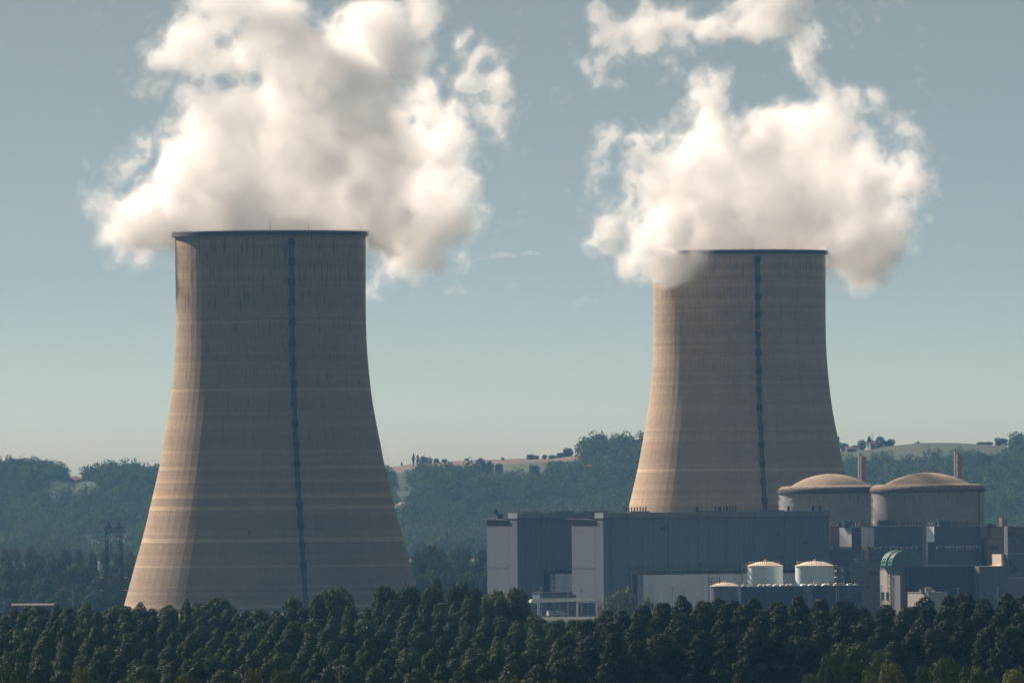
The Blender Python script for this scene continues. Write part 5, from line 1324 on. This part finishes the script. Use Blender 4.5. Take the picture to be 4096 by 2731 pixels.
# separate trees standing above the plantation's far edge
fg(KR, 868, 2385, 2652, 170, 'broad round tree just right of the left cooling tower lower left, above the plantation')
fg(KR, 800, 2405, 2658, 110, 'smaller round tree touching the broad round tree in front of the left tower')
fg(KR, 1340, 2341, 2664, 165, 'tall domed tree in front of the left cooling tower, right of its ladder'); fg(KR, 1270, 2375, 2664, 80, 'narrow tree at the left foot of the tall domed tree')
fg(KR, 1540, 2335, 2676, 130, 'big dark tree at the right foot of the left cooling tower'); fg(KR, 1635, 2332, 2688, 130, 'second big dark tree right of the left cooling tower foot')
fg(KR, 1730, 2338, 2682, 110, 'dark tree in the middle of the clump before the hills'); fg(KP, 1745, 2308, 2694, 60, 'slim tree poking out of the clump right of the left tower')
fg(KR, 1830, 2330, 2688, 120, 'dark tree right of the slim poking tree'); fg(KP, 1862, 2322, 2700, 60, 'second slim tree in the clump left of the turbine halls')
fg(KR, 1900, 2345, 2676, 110, 'dark tree left of the bright yellow-green tree')
fg(KL, 1985, 2352, 2640, 150, 'bright yellow-green tree in front of the left turbine hall'); fg(KL, 2062, 2344, 2628, 160, 'larger bright yellow-green tree left of the carport shelter')
fg(KR, 2140, 2455, 2550, 120, 'low dark tree below the carport fence'); fg(KR, 1170, 2385, 2658, 110, 'rounded tree left of the tall domed tree'); fg(KR, 470, 2418, 2664, 150, 'low rounded tree at the left foot of the left cooling tower')
fg(KR, 350, 2405, 2688, 50, 'thin small tree left of the pylon base')
single(KG, 2500, 2343, 4500, 110, 'pale grey-green tree at the corner of the nearer turbine hall'); single(KG, 2440, 2375, 4480, 90, 'smaller pale grey-green tree left of the hall-corner tree'); single(KG, 2590, 2385, 4480, 90, 'pale grey-green tree right of the hall-corner tree')
# foreground bushes and crowns at the bottom
fg(KB, 735, 2672, 1398, 120, 'small olive bush at the bottom edge, left of the mid bush'); fg(KB, 1010, 2662, 1380, 140, 'round olive bush at the bottom edge, left of the wooden pole'); fg(KS, 1110, 2660, 1374, 130, 'darker bush joined to the round olive bush'); 
fg(KS, 60, 2640, 1410, 180, 'dark bush at the bottom left corner'); fg(KB, 320, 2660, 1380, 150, 'dull bush near the bottom left corner, right of the darker one'); fg(KB, 2080, 2700, 1380, 180, 'yellowish low bush at the bottom centre'); fg(KB, 2210, 2712, 1368, 150, 'yellowish low bush right of the bottom centre one')
fg(KS, 3420, 2556, 1620, 260, 'large dark rounded tree standing before the poplar belt'); fg(KS, 3320, 2600, 1590, 170, 'left shoulder tree of the large dark rounded tree'); fg(KS, 3530, 2590, 1608, 190, 'right shoulder tree of the large dark rounded tree'); fg(KS, 3250, 2680, 1536, 130, 'small dark tree at the foot of the rounded group')
fg(KB, 3560, 2642, 1428, 190, 'olive-yellow tree at the bottom edge, left of the bottom right group'); fg(KB, 3480, 2680, 1410, 120, 'small olive-yellow tree left of the bigger olive one')
fg(KS, 3780, 2610, 1488, 220, 'dark tree at the bottom right, right of the olive-yellow tree'); fg(KS, 3690, 2650, 1470, 120, 'small dark tree between olive-yellow and dark trees'); fg(KS, 3900, 2650, 1464, 190, 'dark tree at the bottom right, second from the corner'); fg(KB, 4060, 2655, 1452, 180, 'olive tree in the bottom right corner')
# middle-distance trees left of the left tower and between tower and halls
def midrow(D, x0, x1, y0, amp, n, seed, lab, grp, w=72):
    g2 = random.Random(seed)
    for k in range(n):
        px = x0 + (x1 - x0) * (k + .5) / n + g2.uniform(-9, 9); py = y0 + g2.uniform(-amp, amp)
        single(KM, px, py, D + g2.uniform(-25, 25), w * g2.uniform(.85, 1.25), lab, grp)
midrow(6500, -60, 540, 2196, 16, 12, 1, 'hazy tree in the farthest row left of the left cooling tower', 'farthest tree row at the left')
midrow(6200, -60, 520, 2228, 18, 10, 2, 'hazy tree in the second far row left of the left cooling tower', 'second far tree row at the left', 80)
midrow(5900, -60, 500, 2275, 20, 9, 3, 'green tree in the middle row left of the left cooling tower', 'middle tree row at the left', 90)
midrow(5650, -60, 490, 2325, 22, 8, 4, 'green tree in the near row left of the left cooling tower', 'near tree row at the left', 100)
midrow(5450, -60, 480, 2375, 16, 8, 5, 'dark green tree in the row behind the round-roofed shed', 'tree row behind the shed', 100)
midrow(6400, 1640, 2000, 2182, 10, 7, 6, 'hazy tree in the far row between left tower and turbine hall', 'far tree row between tower and halls')
midrow(6000, 1650, 1990, 2225, 14, 6, 7, 'green tree in the middle row between left tower and turbine hall', 'middle tree row between tower and halls', 80)
midrow(5600, 1660, 1990, 2280, 14, 6, 8, 'green tree in the near row between left tower and turbine hall', 'near tree row between tower and halls', 90)
single(KM, 1720, 2172, 6100, 110, 'highest hazy tree between the left tower and the turbine hall')
# single trees and clumps along the ridges
KH = Kind('hilltop_tree', [crown_np(560 + k, 6.5, .3, 14, 2200, .5, lobes=16, lobe_r=.42, kind='round') for k in range(4)], M_far, [trunk_mb(9, .3, 110 + k, 2.6, 5) for k in range(4)])
KC = Kind('hilltop_tree', [crown_np(580 + k, 2.4, .3, 14, 500, .7, lobes=14, lobe_r=.55, kind='poplar') for k in range(2)], M_far, [trunk_mb(12, .25, 120 + k, 1, 5) for k in range(2)])
def ridge(K, px, ytop, wpx, D, label, group=None):
    x = (px - CX) * D / F; zg = float(hill_z(np.array(x), np.array(float(D)))) - .5
    single(K, px, ytop, D, wpx, label, group, z0=zg)
D0 = 11380
for (K, px, yt, w, l) in ((KC, 1655, 1812, 16, 'tall thin poplar at the left end of the brown ridge field'), (KC, 1672, 1816, 16, 'second thin poplar beside the tallest one on the brown ridge'), (KH, 1690, 1822, 34, 'round tree right of the two thin poplars'), (KH, 1714, 1826, 34, 'round tree at the right end of the poplar clump'),
      (KH, 1747, 1832, 26, 'small low tree on the brown ridge, first after the clump'), (KH, 1778, 1834, 26, 'small low tree on the brown ridge, second after the clump'), (KH, 1608, 1846, 9, 'tiny lone tree at the far left of the brown ridge'), (KH, 2012, 1827, 14, 'tiny lone bush on the brown ridge crest'),
      (KH, 2120, 1815, 36, 'ridge tree left of the big middle wood, first'), (KH, 2145, 1819, 30, 'ridge tree left of the big middle wood, second'), (KH, 2178, 1817, 26, 'small ridge tree nearest the big middle wood'),
      (KH, 2210, 1818, 40, 'ridge tree at the foot of the big middle wood'), (KH, 2275, 1790, 50, 'rounded tree on the left shoulder of the middle wood'), (KH, 2245, 1808, 40, 'lower tree on the left shoulder of the middle wood')):
    ridge(K, px, yt, w, D0, l)
for (K, px, yt, w, l) in ((KH, 1925, 1828, 52, 'round dark tree between the brown field and the pasture'), (KH, 1958, 1840, 44, 'lower tree right of the round dark field tree'), (KH, 1995, 1852, 40, 'small hedge tree at the pasture edge'), (KH, 2138, 1856, 50, 'round tree in the middle of the pasture'), (KH, 2240, 1838, 50, 'round tree above the pink-roofed house'), (KH, 2205, 1856, 30, 'small tree left of the pink-roofed house'),
      (KH, 3925, 1806, 60, 'round tree on the lower edge of the right hilltop field'), (KH, 3960, 1812, 40, 'smaller tree beside it on the right field edge')):
    ridge(K, px, yt, w, 10900, l)
for (K, px, yt, w, l) in ((KH, 3378, 1770, 46, 'first tree right of the right cooling tower on the ridge'), (KH, 3420, 1778, 44, 'low tree second from the right tower on the ridge'), (KH, 3448, 1757, 40, 'dark pointed tree left of the radio mast'), (KC, 3478, 1743, 26, 'tall poplar just left of the radio mast'), (KH, 3500, 1760, 36, 'tree just right of the radio mast'), (KH, 3522, 1742, 42, 'tallest round tree of the right hilltop clump'), (KH, 3545, 1762, 36, 'tree right of the tallest round hilltop tree'), (KH, 3565, 1754, 38, 'rightmost tree of the hilltop clump by the mast'),
      (KH, 3675, 1763, 12, 'tiny bush on the crest of the right field'), (KH, 3665, 1767, 8, 'tinier bush left of the crest bush'), (KH, 3925, 1766, 46, 'low crest tree left of the big round one'), (KH, 3955, 1766, 46, 'low crest tree touching the big round one'), (KH, 4003, 1749, 62, 'big dark round tree on the right hill crest'), (KH, 4050, 1762, 40, 'crest tree right of the big dark round one'), (KH, 4085, 1764, 46, 'crest tree at the right photo edge'), (KH, 258, 1893, 46, 'tree left of the red-roofed farmhouse on the left ridge'), (KH, 300, 1921, 40, 'low tree in front of the red-roofed farmhouse'), (KH, 345, 1908, 40, 'tree right of the farmhouse outbuilding on the left ridge')):
    ridge(K, px, yt, w, 11450, l)
# ---- wooden pole near the bottom edge
X = XW(1357, 2670, 1290); zt = ZW(1357, 2664, 1290) - GZ
r = empty('utility_pole', (X, 1290, GZ), 0, 'pale utility pole with angled bracket at the bottom edge', 'utility pole')
m = MB(); m.bar((0, 0, 0), (0, 0, zt), .12, 8, .09); m.build('pole', mat_plain('weathered_pole', (.34, .32, .29), .8, .2, 1.0), r)
m = MB(); m.bar((-.6, 0, zt - .3), (.2, 0, zt + .15), .07); m.bar((.2, 0, zt + .15), (.55, 0, zt - .15), .07); m.bar((-.5, 0, zt - .25), (0, 0, zt - .8), .04); m.build('bracket', M_galv, r)
for xx in (-.6, .55): m = MB(); m.lathe([(.1, 0), (.13, .15), (.06, .3)], 8); o = m.build('insulator', M_conclight, r); o.location = (xx, 0, zt - .28 if xx < 0 else zt - .12)
# ------------------------------------------------------------------ haze: the air itself
HAZE = mat_volume('haze_air', 3.3e-5, (.15, .355, .68), .0)
hz = MB(); hz.box(-6000, 6000, -300, 13800, -3.0, 318); o = hz.build('haze', HAZE); tag(o, kind='stuff')
